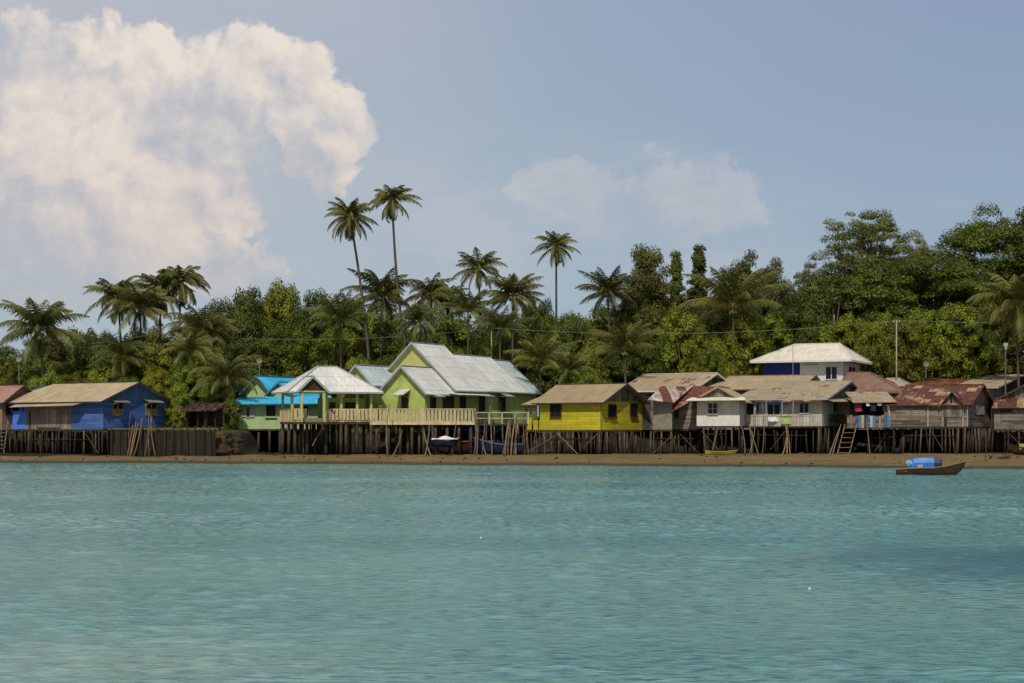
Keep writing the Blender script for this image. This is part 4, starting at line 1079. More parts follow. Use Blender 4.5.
# ---- poles
def pole(name, label, p0, p1, Y0, Y1, r0, r1, m, group=None, cat='pole', seg=4, bend=0.04, ground=True):
    a = at(p0[0], p0[1], Y0); b = at(p1[0], p1[1], Y1)
    if ground: a.z = float(ground_z(a.x, a.y)) - 0.15
    mb = MB(); pts = []
    L = (b-a).length; bd = Vector((random.uniform(-1, 1), 0, 0))*bend*L
    for i in range(seg+1):
        t = i/seg; pts.append((b-a)*t + bd*math.sin(PI*t))
    mb.tube(pts, [r0+(r1-r0)*i/seg for i in range(seg+1)], 7, 0.06)
    o = mb.build(name, m, None, True); o.location = a; tag(o, label, cat, group); return o
G1 = 'bamboo poles leaning by the seawall'
for (x0, x1, yt) in ((127, 133, 425), (129, 136, 421), (130, 138, 423), (133, 142, 418), (131, 135, 430)):
    pole('bamboo_pole', 'dry bamboo pole in the leaning bundle by the blue house seawall', (x0, 452.5), (x1, yt), 147.4, 148.2, 0.06, 0.035, M['bamboo'], G1)
pole('bamboo_pole', 'thin upright grey pole left of the bamboo bundle by the seawall', (130.5, 452), (130.8, 411), 147.8, 148, 0.035, 0.025, M['greypole'])
pole('bamboo_pole', 'bamboo pole leaning left in the inverted V right of the bundle', (156, 453), (151, 416), 147.4, 148, 0.055, 0.03, M['bamboo'])
pole('bamboo_pole', 'bamboo pole leaning right in the inverted V right of the bundle', (144, 452), (152, 417), 147.4, 148, 0.04, 0.03, M['bamboo'])
pole('bamboo_pole', 'bamboo pole crossing inside the inverted V by the seawall', (150, 452), (149, 414), 147.4, 148, 0.035, 0.025, M['bamboo'])
P2 = [(388, 459, 389.5, 404, 0.06, 'tall grey pole standing before the terrace, leftmost'), (391, 459, 402, 430, 0.05, 'short pole leaning right below the terrace'), (424.5, 459.5, 429.5, 425, 0.07, 'left leg pole of the crossed pair below the terrace'), (431.5, 459, 424, 432, 0.08, 'right leg pole of the crossed pair below the terrace'),
      (451, 448, 458, 409, 0.045, 'thin grey pole leaning right before the white tarp boat'), (474, 458, 473.5, 408, 0.075, 'thick dark pole at the end of the terrace railing'), (476.5, 458, 475, 410, 0.06, 'second thick pole at the terrace end, just right of the first'),
      (482, 454, 485, 420, 0.05, 'thin pole between terrace end and blue boat'), (487, 457, 482.5, 436, 0.055, 'short pole leaning left at the blue boat bow'), (492, 457, 489.5, 405, 0.065, 'tall pale pole standing at the blue boat bow')]
for x0, y0, x1, y1, r_, l in P2:
    pole('pole', l, (x0, y0), (x1, y1), 143.5 if y0 > 456 else 146.5, 146.8, r_, r_*0.8, M['greypole'] if 'dark' not in l else M['stiltpale'])
for i, (x0, x1) in enumerate(((502, 508), (505, 509.5), (508, 511), (511, 514.5), (513.5, 516), (516, 518.5))):
    pole('pole', 'weathered timber pole in the thick bundle beside the yellow house', (x0, 456), (x1, 419+random.uniform(-2, 4)), 145.6, 147.2, 0.09, 0.07, M['bamboo'] if i % 2 else M['stiltpale'], 'bundle of timber poles beside the yellow house')
P3 = [(745, 453, 741, 424, .05, 'left outer pole of the frame below the white house corner'), (752, 454, 749, 424, .045, 'upright pole inside the frame below the white house corner'), (759, 455, 749, 424, .05, 'right outer pole of the frame below the white house corner'), (748, 453, 755, 424, .045, 'crossing pole of the frame below the white house corner'),
      (762, 459, 762, 402, .045, 'tall thin pole rising past the white balcony'), (782, 458, 787, 426, .07, 'left pole of the pair below the lime cloth'), (786.5, 458, 785.5, 424, .07, 'right pole of the pair below the lime cloth'), (790, 457, 788, 430, .05, 'slim pole right of the pair below the lime cloth'),
      (829, 455, 840, 427, .06, 'bamboo pole leaning beside the ladder, longer one'), (832, 452, 841, 424, .05, 'bamboo pole leaning beside the ladder, shorter one'),
      (870, 455, 866, 418, .05, 'grey pole leaning left before the striped fence')]
for x0, y0, x1, y1, r_, l in P3:
    pole('pole', l, (x0, y0), (x1, y1), 145.8, 148.8, r_, r_*0.8, M['bamboo'] if 'bamboo' in l or 'pair' in l else M['greypole'])
ladder('ladder', 'wooden ladder leaning up to the fence between the two weathered houses', 842.5, 850.5, 455.5, 426, 146.2, 149.4, 6, M['bamboo'], 1.1)
P4 = [(522, 455, 524, 430), (529, 455, 527, 432), (534, 456, 536, 430), (545, 455, 543, 432)]
for i, (x0, y0, x1, y1) in enumerate(P4):
    pole('pole', 'thin stake standing in the mud at the left of the yellow house stilts', (x0, y0), (x1, y1), 147.2, 148, .05, .04, M['stiltpale'], 'stakes left of the yellow house')

for i, px in enumerate((60, 178, 232, 300, 345, 402, 556, 610, 668, 690, 742, 800, 860, 905, 975)):
    Y_ = random.uniform(143, 148.5); x = X_of(px + random.uniform(-6, 6), Y_); g_ = float(ground_z(x, Y_))
    mb = MB(); L_ = random.uniform(.5, 1.5); mb.bar((-L_/2, 0, 0), (L_/2, random.uniform(-.3, .3), random.uniform(0, .1)), random.uniform(.06, .14), .05)
    o = mb.build('driftwood', M['greypole'] if i % 3 else M['bamboo'], None); o.location = (x, Y_, g_+0.05); o.rotation_euler = (0, 0, random.uniform(-.5, .5))
    tag(o, 'loose weathered plank stranded on the muddy beach below the stilt houses', 'driftwood', 'loose planks on the beach')
# ---- utility poles, lines, antennas
def upole(label, px, yt, yb, Y, arm, r=0.09, m='metalpole', cat='utility pole'):
    b = at(px, yb, Y); gz = float(ground_z(b.x, Y)); tz = Z_of(yt, Y)
    o = empty('utility_pole', (b.x, Y, gz)); tag(o, label, cat)
    mb = MB(); mb.tube([(0, 0, 0), (0, 0, tz-gz)], [r*1.3, r*0.8], 8); mb.build('shaft', M[m], o, True)
    mb = MB(); mb.bar((-arm, 0, tz-gz-0.25), (arm, 0, tz-gz-0.25), 0.08); mb.build('crossarm', M['greypole'], o)
    for s_ in (-1, 1): mb = MB(); mb.tube([(s_*arm*0.9, 0, tz-gz-0.21), (s_*arm*0.9, 0, tz-gz-0.05)], 0.04, 6); mb.build('insulator', M['white'], o)
    return o
upole('grey utility pole standing behind the red brown roofed house', 896.5, 320, 385, 172, 0.35, 0.085)
upole('grey utility pole behind the lime house roof', 491.5, 326, 360, 178, 0.5, 0.07)
def wire(label, pts, Y, r=0.022):
    P = []
    for (x0, y0), (x1, y1), sag in pts:
        for i in range(12):
            t = i/12; P.append(at(x0+(x1-x0)*t, y0+(y1-y0)*t + sag*4*t*(1-t), Y))
    P.append(at(pts[-1][1][0], pts[-1][1][1], Y))
    mb = MB(); o = P[0].copy(); mb.tube([p-o for p in P], r, 5); ob = mb.build('power_line', M['wire'], None, True); ob.location = o
    tag(ob, label, 'cable')
wire('power line from the pole behind the lime house to the far right edge', [((491, 328), (897, 320.5), 9), ((897, 320.5), (1060, 325), 0)], 172)
wire('power line sagging left from the lime house pole to the left edge', [((491, 328), (160, 333), 9), ((160, 333), (-30, 352), 4)], 176)
def lamp_post():
    b = at(1005.5, 372, 160); o = empty('lamp_post', (b.x, 160, float(ground_z(b.x, 160)))); tag(o, 'tall thin pole topped by a white box light near the right edge', 'lamp post')
    tz = Z_of(346, 160)-o.location.z; mb = MB(); mb.tube([(0, 0, 0), (0, 0, tz)], 0.07, 7); mb.build('shaft', M['greypole'], o)
    mb = MB(); mb.box(-0.2, 0.2, -0.15, 0.15, tz-0.05, tz+0.3); mb.box(-0.08, 0.1, -0.17, 0.17, tz-0.35, tz-0.053); mb.build('lamp_head', M['trimgrey'], o)
lamp_post()
def antenna(label, px, yt, yb, Y, dish=False):
    b = at(px, yb, Y); o = empty('antenna', b); tag(o, label, 'satellite dish' if dish else 'antenna')
    hgt = Z_of(yt, Y) - b.z
    mb = MB(); mb.tube([(0, 0, 0), (0, 0, hgt)], 0.03, 6); mb.build('mast', M['metalpole'], o)
    if dish:
        mb = MB(); n = 14; vs = [(0, 0.12, hgt)]; 
        for i in range(n): vs.append((0.3*math.cos(2*PI*i/n), -0.08+0.05*math.sin(2*PI*i/n), hgt+0.3*math.sin(2*PI*i/n)))
        mb.add(vs, [(0, i+1, (i+1) % n+1) for i in range(n)]); mb.build('dish', M['concrete'], o, True)
    else:
        mb = MB(); mb.bar((-0.35, 0, hgt), (0.35, 0, hgt+0.05), 0.03)
        for i in range(5): mb.bar((-0.3+i*0.15, -0.2, hgt+0.02), (-0.3+i*0.15, 0.2, hgt+0.02), 0.02)
        mb.build('aerial', M['metalpole'], o)
antenna('thin television antenna in front of the cream hipped roof', 793, 346, 375, 160)
antenna('small television antenna above the striped rusty roof', 681.5, 378, 387, 157)
antenna('satellite dish on a mast behind the half rusted roof', 926, 364, 378, 168, True)
antenna('satellite dish on a mast left of the turquoise roof', 259.5, 361, 377, 169, True)
antenna('satellite dish on a mast behind the blue house', 19, 359, 384, 165, True)

# ---- boats
def hull_mesh(L, W, D, bow=0.5, stern=0.25, trans=0.35, sheer=2.2, n=18, t=0.05):
    """open boat along x, bow at +x; returns outer hull mesh and list of gunwale points"""
    mb = MB(); secs = []; k = 9
    for i in range(n+1):
        u = i/n; x = -L/2 + L*u
        w = W/2 * (trans + (1-trans)*math.sin(min(u/0.5, 1)*PI/2)) if u < 0.5 else W/2 * (1 - ((u-0.5)/0.5)**2.1)
        w = max(w, 0.02)
        top = D + bow*max(0, (u-0.45)/0.55)**sheer + stern*max(0, (0.4-u)/0.4)**2
        bot = 0.0 + 0.65*(top)*max(0, (u-0.75)/0.25)**2 + 0.25*D*max(0, (0.2-u)/0.2)**2
        sec = []
        for j in range(k):
            a = PI*j/(k-1)      # 0..pi around from one gunwale to the other
            yy = w*math.cos(a); q = math.sin(a)**0.6
            sec.append((x + 0.15*max(0, (u-0.8)/0.2)*(1-q)*L*0.12, yy*(1 if q < 0.01 else 1), top - (top-bot)*q))
        secs.append(sec)
    vs = [v for s_ in secs for v in s_]
    fs = []
    for i in range(n):
        for j in range(k-1): fs.append((i*k+j, (i+1)*k+j, (i+1)*k+j+1, i*k+j+1))
    mb.add(vs, fs); mb.add(secs[0], [tuple(range(k))])
    # inner skin
    ins = []
    for i, s_ in enumerate(secs):
        w = s_[0][1]
        for j, v in enumerate(s_):
            a = PI*j/(k-1); ins.append((v[0], v[1]*0.9, v[2] + 0.06*math.sin(a)))
    mb.add(ins, [tuple(reversed(f)) for f in fs])
    rim = MB()
    for sd in (0, k-1):
        rim.tube([(s_[sd][0], s_[sd][1], s_[sd][2]+0.01) for s_ in secs], 0.045, 6)
    return mb, rim, secs
def boat(name, label, loc, rz, L, W, D, hm, rm, **kw):
    o = empty(name, loc, rz); tag(o, label, 'boat')
    mb, rim, secs = hull_mesh(L, W, D, **kw)
    hu = mb.build('hull', hm, o, True); rim.build('gunwale', rm, hu, True)
    return o, secs
Yb = 104.5
bp = at(930, 470, Yb)
o, secs = boat('wooden_boat', 'brown wooden boat with bright blue tarpaulin canopy floating near shore', (bp.x, Yb, -0.15), math.radians(-8), 4.35, 1.25, 0.60, M['hull'], M['hullrail'], bow=0.44, stern=-0.14, trans=0.28, sheer=1.8)
bz = 0.55
def arch(mb, x0, x1, w, z0, z1, n=10, flat=0.5):
    vs = []
    for x in (x0, x1):
        for i in range(n+1):
            a = PI*i/n; c = math.cos(a); s_ = math.sin(a)
            vs.append((x, w*math.copysign(abs(c)**flat, c), z0 + (z1-z0)*s_**0.55))
    mb.add(vs, [(i, i+1, n+2+i, n+1+i) for i in range(n)])
def canopy(mb, xs, prof, z0):
    n = len(prof[0]); vs = []
    for x, pr in zip(xs, prof): vs += [(x, a, z0+b) for a, b in pr]
    mb.add(vs, [(k*n+q, k*n+q+1, (k+1)*n+q+1, (k+1)*n+q) for k in range(len(xs)-1) for q in range(n-1)])
pf = lambda w, h1, h2, w2: [(-w, 0), (-w*0.97, h1), (-w2, h2), (w2, h2*1.02), (w*0.97, h1), (w, 0)]
mb = MB(); canopy(mb, [-1.35, -1.05, -0.4, 0.22], [pf(.34, .34, .50, .26), pf(.40, .50, .76, .28), pf(.47, .52, .82, .30), pf(.46, .52, .82, .30)], 0.44); mb.build('canopy', M['tarp'], o)
mb = MB(); canopy(mb, [0.225, 0.62, 0.72], [pf(.455, .51, .81, .29), pf(.44, .50, .78, .29), pf(.42, .42, .68, .28)], 0.44); mb.build('shaded_canopy_end', M['tarpdark'], o)  # open canopy end, its inner shade painted as dark cloth
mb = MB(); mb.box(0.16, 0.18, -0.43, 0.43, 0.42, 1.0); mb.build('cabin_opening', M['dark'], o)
mb = MB(); mb.box(-0.85, -0.5, -0.488, -0.468, 0.64, 0.82); mb.build('side_window', M['trimgrey'], o)
mb = MB(); mb.box(-1.7, 1.4, -0.36, 0.36, 0.36, 0.40); mb.build('floor_boards', M['hullrail'], o)
for x in (1.1, 1.55): mb = MB(); mb.box(x-0.1, x+0.1, -0.3, 0.3, 0.5, 0.54); mb.build('thwart', M['hull'], o)
mb = MB(); mb.box(1.95, 2.03, -0.03, 0.03, 0.85, 1.16); mb.build('bow_post', M['trimdark'], o)
bundle = boulder('tarpaulin_bundle', 'crumpled pale blue tarpaulin bundle on the stern of the moored boat', 909, 463.5, Yb-0.1, 0.27, 0.22, 77, M['tarplight'], cat='tarpaulin')
# mooring rope
mb = MB(); p0 = at(965, 461.5, Yb-0.2); p1 = at(985, 467, 116); mb.tube([(0,0,0), (p1-p0)*0.5+Vector((0,0,-0.2)), p1-p0], 0.015, 5); r_ = mb.build('mooring_rope', M['wire'], None); r_.location = p0; tag(r_, 'thin mooring rope from the bow of the blue canopied boat', 'rope')

def gz(px, Y): return float(ground_z(X_of(px, Y), Y))
# beached boats
o, s_ = boat('wooden_boat', 'large dark maroon hull beached under the terrace', (X_of(462, 150), 150, gz(462, 150)-0.05), math.radians(180+3), 7.2, 1.9, 1.25, M['hulldark'], M['hullred'], bow=0.5, stern=0.1, trans=0.6)
mb = MB(); mb.tube([(-2.9, 1.0, 1.28), (0, 1.02, 1.22), (2.2, 0.8, 1.3)], 0.05, 6); mb.build('rubbing_strake', M['hullred'], o)
o, s_ = boat('small_boat', 'dark dinghy under a lumpy white tarpaulin below the terrace', (X_of(445, 146.6), 146.6, gz(445, 146.6)+0.75), math.radians(8), 2.6, 1.2, 0.7, M['hullnavy'], M['trimgrey'], bow=0.15, stern=0.0, trans=0.7)
mb = MB()
nx, ny = 16, 8
for i in range(nx+1):
    for j in range(ny+1):
        u, v = i/nx, j/ny
        mb.v.append((-1.25+2.4*u, -0.62+1.24*v, 0.7 + 0.32*math.sin(PI*v)**0.7*(0.35+0.65*math.exp(-((u-0.5)/0.22)**2)) + 0.05*math.sin(9*u+5*v)))
mb.f = [(i*(ny+1)+j, (i+1)*(ny+1)+j, (i+1)*(ny+1)+j+1, i*(ny+1)+j+1) for i in range(nx) for j in range(ny)]
mb.build('tarpaulin', M['cloth'], o, True)
for x in (-0.8, 0.7):
    mb = MB(); mb.bar((x, -0.4, -0.8), (x, 0.4, 0.12), 0.08); mb.bar((x, 0.4, -0.8), (x, -0.4, 0.12), 0.08); mb.build('trestle', M['stilt'], o)
o, s_ = boat('wooden_boat', 'navy blue boat beached with raised bow between terrace and yellow house', (X_of(499, 147.4), 147.4, gz(499, 147.4)-0.02), math.radians(180-6), 4.6, 1.3, 0.95, M['hullnavy'], M['bluegrey'], bow=0.6, stern=0.05, trans=0.6, sheer=1.3)
def slung_tarp(label, x0, x1, y0, y1, Y, m):
    a = at(x0, y0, Y); w = X_of(x1, Y)-a.x; hh = Z_of(y0, Y)-Z_of(y1, Y); mb = MB(); n = 12
    for i in range(n+1):
        u = i/n; s = math.sin(PI*u)*0.15
        mb.v += [(w*u, 0, -s*0.3), (w*u, -0.5, -hh*0.45-s+0.05*math.sin(u*20)), (w*u, -0.55, -hh-s*0.6+0.08*math.sin(u*14))]
    for i in range(n):
        for j in range(2): mb.f.append((i*3+j, (i+1)*3+j, (i+1)*3+j+1, i*3+j+1))
    o = mb.build('tarpaulin', m, None, True); o.location = a; tag(o, label, 'tarpaulin')
slung_tarp('dark blue tarpaulin slung under the end of the terrace', 450, 477, 423, 430, 149.6, M['tarpdark'])
slung_tarp('dark teal netting slung under the boardwalk', 478, 502, 424, 431, 149.8, M['tarpteal'])
o, s_ = boat('small_boat', 'slim yellow canoe lying on the mud below the white house', (X_of(721, 146), 146, gz(721, 146)), math.radians(3), 2.9, 0.5, 0.26, M['hullyellow'], M['hullyellow'], bow=0.15, stern=0.12, trans=0.15)
o, s_ = boat('wooden_boat', 'dark beached boat with yellow cover at the right edge', (X_of(1028, 141), 141, gz(1028, 141)+0.05), math.radians(180), 3.6, 1.2, 0.6, M['hulldark'], M['hull'], bow=0.4, stern=0.1, trans=0.5)
mb = MB(); arch(mb, -1.0, 0.9, 0.5, 0.5, 1.0, flat=0.7); mb.build('cover', M['hullyellow'], o, True)
# driftwood
def driftwood(label, px, py, Y, seed):
    rr = random.Random(seed); x = X_of(px, Y); mb = MB()
    for i in range(9):
        a = Vector((rr.uniform(-.8, .8), rr.uniform(-.4, .4), 0.0)); b = a + Vector((rr.uniform(-.7, .7), rr.uniform(-.3, .3), rr.uniform(.05, .55)))
        mb.tube([a, (a+b)/2+Vector((0, 0, .08)), b], [.05, .04, .02], 5)
    o = mb.build('driftwood', M['brown'], None); o.location = (x, Y, float(ground_z(x, Y))); tag(o, label, 'driftwood')
driftwood('tangled dark driftwood branches on the beach, left heap near right edge', 996, 455, 131, 3)
driftwood('tangled dark driftwood branches on the beach nearest the right edge boat', 1008, 455, 132, 4)
# buoy
def buoy(label, px, py):
    Y = CH*F/(py-HY); o = empty('buoy', (X_of(px, Y), Y, 0)); tag(o, label, 'buoy'); mb = MB(); n = 10
    prof = [(0.0, -.05), (.05, -.04), (.065, 0.01), (.045, .05), (.02, .075), (.0, .08)]
    prof = [(a*0.45, b*0.45) for a, b in prof]
    vs = [(r_*math.cos(2*PI*i/n), r_*math.sin(2*PI*i/n), z) for r_, z in prof for i in range(n)]
    mb.add(vs, [(j*n+i, j*n+(i+1) % n, (j+1)*n+(i+1) % n, (j+1)*n+i) for j in range(len(prof)-1) for i in range(n)])
    mb.build('float', M['white'], o, True)
    mb = MB(); mb.tube([(0, 0, 0.03), (0, 0, 0.06)], 0.004, 6); mb.build('stem', M['pink'], o)
buoy('tiny white float bobbing on the water right of centre', 809.5, 589)
buoy('tiny white float on the water near the middle of the picture', 481, 538)

# ------------------------------------------------------------------ vegetation
def leaf_quads(C, N, size, r):
    """C centres, N normals -> rhombus leaf quads with random spin"""
    n = len(C)
    ref = r.normal(size=(n, 3)); U = np.cross(N, ref); U /= np.linalg.norm(U, axis=1)[:, None] + 1e-9
    Wv = np.cross(N, U)
    s = size * r.uniform(0.6, 1.3, n)[:, None]
    a = C + U*s; b = C + Wv*s*0.48 + N*s*0.12; c = C - U*s; d = C - Wv*s*0.48 + N*s*0.12
    V = np.stack([a, b, c, d], 1).reshape(-1, 3)
    Q = np.arange(4*n).reshape(n, 4)
    return V, Q
def crown_points(r, R, z0, z1, nclump, nleaf, cr, shape='round', hollow=0.55, droop=0.2):
    """clumps through the crown volume, leaves over each clump"""
    Cs = []; 
    H_ = (z1-z0)/2; zc = (z0+z1)/2
    for i in range(nclump):
        while True:
            p = r.uniform(-1, 1, 3); q = np.linalg.norm(p)
            if hollow < q < 1: break
        zz = p[2]
        if shape == 'cone':
            zz = r.uniform(-1, 1); f = (1-(zz+1)/2)*0.97 + 0.03; an = r.uniform(0, 2*PI); q = f*r.uniform(0.1, 1.0); p[0] = q*math.cos(an); p[1] = q*math.sin(an)
        if shape == 'umbrella': zz = 0.2 + 0.8*zz if zz > 0 else zz*0.6
        k = r.uniform(0.75, 1.12)
        Cs.append((p[0]*R*k, p[1]*R*k, zc + zz*H_*r.uniform(0.85, 1.03), cr*r.uniform(0.6, 1.25)*((0.60 + 0.40*f) if shape == 'cone' else 1)))
    Cs = np.array(Cs)
    w = Cs[:, 3]**2; w /= w.sum()
    idx = r.choice(len(Cs), nleaf, p=w)
    d = r.normal(size=(nleaf, 3)); d[:, 2] = np.abs(d[:, 2])*0.9 - droop; d /= np.linalg.norm(d, axis=1)[:, None]
    rad = Cs[idx, 3] * r.uniform(0.55, 1.08, nleaf)
    P = Cs[idx, :3] + d * rad[:, None] * np.array([1, 1, 0.92])
    N = d*0.95 + r.normal(size=(nleaf, 3))*0.40 + np.array([0, 0, 0.45]); N /= np.linalg.norm(N, axis=1)[:, None]
    return P, N, Cs
def limb_mesh(r, Cs, H_, rad, z0, nb=9, lean=0.5):
    mb = MB(); tx, ty = r.normal(0, lean, 2)
    fork = z0*0.9
    pts = [(0, 0, -0.6), (tx*0.3, ty*0.3, fork*0.5), (tx*0.6, ty*0.6, fork), (tx, ty, fork + (H_-fork)*0.55)]
    mb.tube(pts, [rad*1.35, rad, rad*0.85, rad*0.3], 8, 0.08)
    order = r.permutation(len(Cs))[:nb]
    for i in order:
        c = Cs[i]; s_ = Vector(pts[2]).lerp(Vector(pts[3]), float(r.uniform(0, 0.7)))
        e = Vector((c[0], c[1], c[2])); m_ = s_.lerp(e, 0.5) + Vector((0, 0, float(r.uniform(-.3, .5))))
        mb.tube([s_, m_, e], [rad*0.45, rad*0.28, rad*0.08], 5)
    return mb

PROTO = {}
def make_proto(key, seed, H_, R, z0, ncl, nl, cr, leaf, lsize, shape='round', hollow=0.5, nb=9, trad=0.28, droop=0.2):
    r = np.random.default_rng(seed)
    P, N, Cs = crown_points(r, R, z0, H_, ncl, int(nl*1.5), cr, shape, hollow, droop)
    V, Q = leaf_quads(P, N, lsize*0.82, r)
    me_c = np_mesh('crown', V, Q, M[leaf]); mb = limb_mesh(r, Cs, H_, trad, z0, nb); me_t = mb.build('trunk', M['bark'], None, True)
    PROTO[key] = (me_c, me_t, H_, R)
make_proto('round1', 1, 12, 4.2, 2.5, 70, 15000, 1.25, 'leafA', 0.20)
make_proto('round2', 2, 12, 4.6, 2.2, 60, 15000, 1.45, 'leafC', 0.20)
make_proto('round3', 3, 11, 4.2, 2.0, 80, 16000, 1.1, 'leafA', 0.18)
make_proto('bright1', 4, 9, 4.0, 1.0, 60, 14000, 1.2, 'leafB', 0.20)
make_proto('bright2', 5, 8, 4.2, 0.6, 70, 14000, 1.05, 'leafB', 0.19)
make_proto('tall1', 6, 18, 3.6, 3.0, 80, 17000, 1.3, 'leafC', 0.20)
make_proto('cone1', 7, 17, 2.5, 3.0, 150, 19000, 0.85, 'leafC', 0.17, shape='cone', hollow=0.15)
make_proto('airy1', 8, 18, 5.2, 6.0, 150, 20000, 0.95, 'leafD', 0.15, hollow=0.35, nb=60, trad=0.22)
make_proto('mango1', 9, 15, 4.6, 3.0, 75, 17000, 1.35, 'leafE', 0.20)
make_proto('bush1', 10, 4, 2.4, 0.2, 40, 8000, 0.8, 'leafB', 0.16, trad=0.08)
make_proto('bush2', 12, 4, 2.6, 0.2, 40, 8000, 0.85, 'leafC', 0.16, trad=0.08)
make_proto('big1', 13, 20, 6.5, 3.0, 130, 24000, 1.55, 'leafA', 0.23)
used_proto = set()
def dup_tree(key):
    c, t_, H_, R = PROTO[key]
    if key not in used_proto: used_proto.add(key); return c, t_, H_, R
    c2 = c.copy(); t2 = t_.copy(); col.objects.link(c2); col.objects.link(t2)
    return c2, t2, H_, R
def tree(key, px, ytop, w, Y, label, group=None, name='broadleaf_tree', rz=None, cat='tree'):
    x = X_of(px, Y); g = float(ground_z(x, Y)); H0 = Z_of(ytop, Y) - g
    c, t_, H_, R = dup_tree(key)
    o = empty(name, (x, Y, g - 0.1), random.uniform(0, 2*PI) if rz is None else rz)
    k = (w/2*Y/F)/(R*1.12); kz = (H0+0.1)/(H_*1.04)
    o.scale = (k, k, kz)
    c.parent = o; t_.parent = o
    tag(o, label, cat, group)
    return o
# distinctive trees, from the photograph
T = [
 ('round2', 62, 322, 62, 186, 'olive bushy tree directly behind the leftmost palm'),
 ('round3', 86, 326, 56, 182, 'dark domed tree between the leftmost palm and the palm cluster'),
 ('round1', 217, 300, 56, 186, 'dark tree just right of the left palm cluster'),
 ('round2', 245, 280, 66, 192, 'rounded tree topping the left of the wood, above the turquoise roof'),
 ('bright1', 280, 281, 62, 195, 'bright green topped tree above the pavilion, on the skyline'),
 ('round1', 312, 291, 54, 190, 'dark tree left of the leaning palm trunk'),
 ('round3', 345, 287, 50, 192, 'dense tree behind the crown bases of the two tall palms'),
 ('round3', 535, 287, 44, 196, 'small dark domed tree below the lone tall palm, on its left'),
 ('round2', 575, 306, 60, 186, 'olive tree right below the lone tall palm'),
 ('round1', 553, 318, 56, 180, 'dark green tree behind the yellow house roof'),
 ('tall1', 648, 235, 52, 190, 'tall irregular tree left of the narrow pointed trees'),
 ('tall1', 637, 262, 44, 187, 'shorter leafy tree merging with the tall irregular tree'),
 ('cone1', 676, 246, 50, 192, 'narrow tree just left of the pointed conical tree'),
 ('cone1', 699, 240, 58, 193, 'slender pointed conical tree on the skyline'),
 ('mango1', 743, 247, 66, 191, 'broad tree with reddish young leaves above the large palm'),
 ('mango1', 768, 254, 60, 189, 'dense rounded tree adjoining the broad reddish leaved tree'),
 ('round2', 712, 290, 60, 183, 'dark low tree left of the large palm'),
 ('airy1', 868, 200, 118, 205, 'large airy tree with pale see through crown on the skyline'),
 ('airy1', 812, 255, 44, 207, 'thin sparse tree left of the large airy tree'),
 ('airy1', 918, 228, 40, 210, 'wispy bare topped tree right of the large airy tree'),
 ('big1', 984, 206, 110, 205, 'big dark tree on the hill near the right edge'),
 ('big1', 1040, 193, 80, 202, 'tallest dark tree cut by the right edge'),
 ('big1', 930, 246, 130, 194, 'wide dense hill tree below the wispy bare topped tree'),
 ('round2', 830, 268, 84, 190, 'olive tree below the large airy tree, left side'),
 ('round1', 880, 262, 90, 192, 'dark green tree directly below the large airy tree'),
 ('bright1', 745, 312, 60, 178, 'yellow green tree below the large palm'),
 ('bright2', 682, 305, 66, 181, 'vivid yellow green tree behind the beige roofed house'),
 ('bright2', 705, 330, 60, 176, 'low vivid green tree left of the two storey house'),
 ('round3', 640, 325, 60, 179, 'dark green tree left of the vivid yellow green one'),
 ('round1', 790, 292, 60, 183, 'dark tree above the cream hipped roof'),
 ('bright1', 905, 318, 60, 179, 'bright topped tree right beside the utility pole'),
 ('round3', 955, 300, 84, 184, 'dense dark tree behind the half rusted roof'),
 ('bright2', 12, 358, 44, 168, 'low yellow green bush tree at the left edge above the pink roof'),
 ('bright1', 150, 342, 56, 174, 'yellow green tree behind the blue house, right side'),
 ('bright2', 112, 352, 60, 172, 'low bright green tree behind the blue house roof'),
 ('bright2', 712, 346, 40, 172, 'small vivid bush tree against the navy wall'),
 ('round2', 105, 326, 60, 188, 'olive tree filling below the left palm of the dark cluster'),
 ('round3', 150, 318, 62, 189, 'dark tree filling between the trunks of the palm cluster'),
 ('round1', 190, 312, 56, 190, 'dark tree just right of the trunks of the palm cluster'),
 ('bright2', 450, 342, 44, 180, 'low yellow green tree above the lime house roof'),
]
for k_, px, yt, w, Y, l in T: tree(k_, px, yt, w, Y, l)
# fill of the wood behind, each its own tree; nothing tells members of one stand apart
sky = [(-120, 345), (0, 345), (40, 335), (110, 345), (160, 335), (215, 305), (250, 290), (300, 291), (350, 292), (400, 300), (450, 305), (500, 303), (530, 298), (590, 305), (640, 285), (700, 285), (760, 275), (800, 282), (860, 258), (900, 262), (960, 262), (1010, 262), (1150, 250)]
def skyl(px): return float(np.interp(px, [s_[0] for s_ in sky], [s_[1] for s_ in sky]))
stands = [(-200, 110, 'behind the blue house'), (110, 235, 'between the blue house and the turquoise roof'), (235, 360, 'behind the pavilion'), (360, 520, 'behind the lime house'), (520, 640, 'behind the yellow house'), (640, 750, 'behind the rusty sheds'), (750, 880, 'behind the two storey house'), (880, 1300, 'on the hill behind the weathered house')]
def stand(px):
    for a, b, s_ in stands:
        if a <= px < b: return s_
    return stands[-1][2]
rr = random.Random(21)
rows = [(208, 62, 1.0), (196, 54, 0.86), (184, 46, 0.64), (175, 40, 0.42), (169, 34, 0.25)]
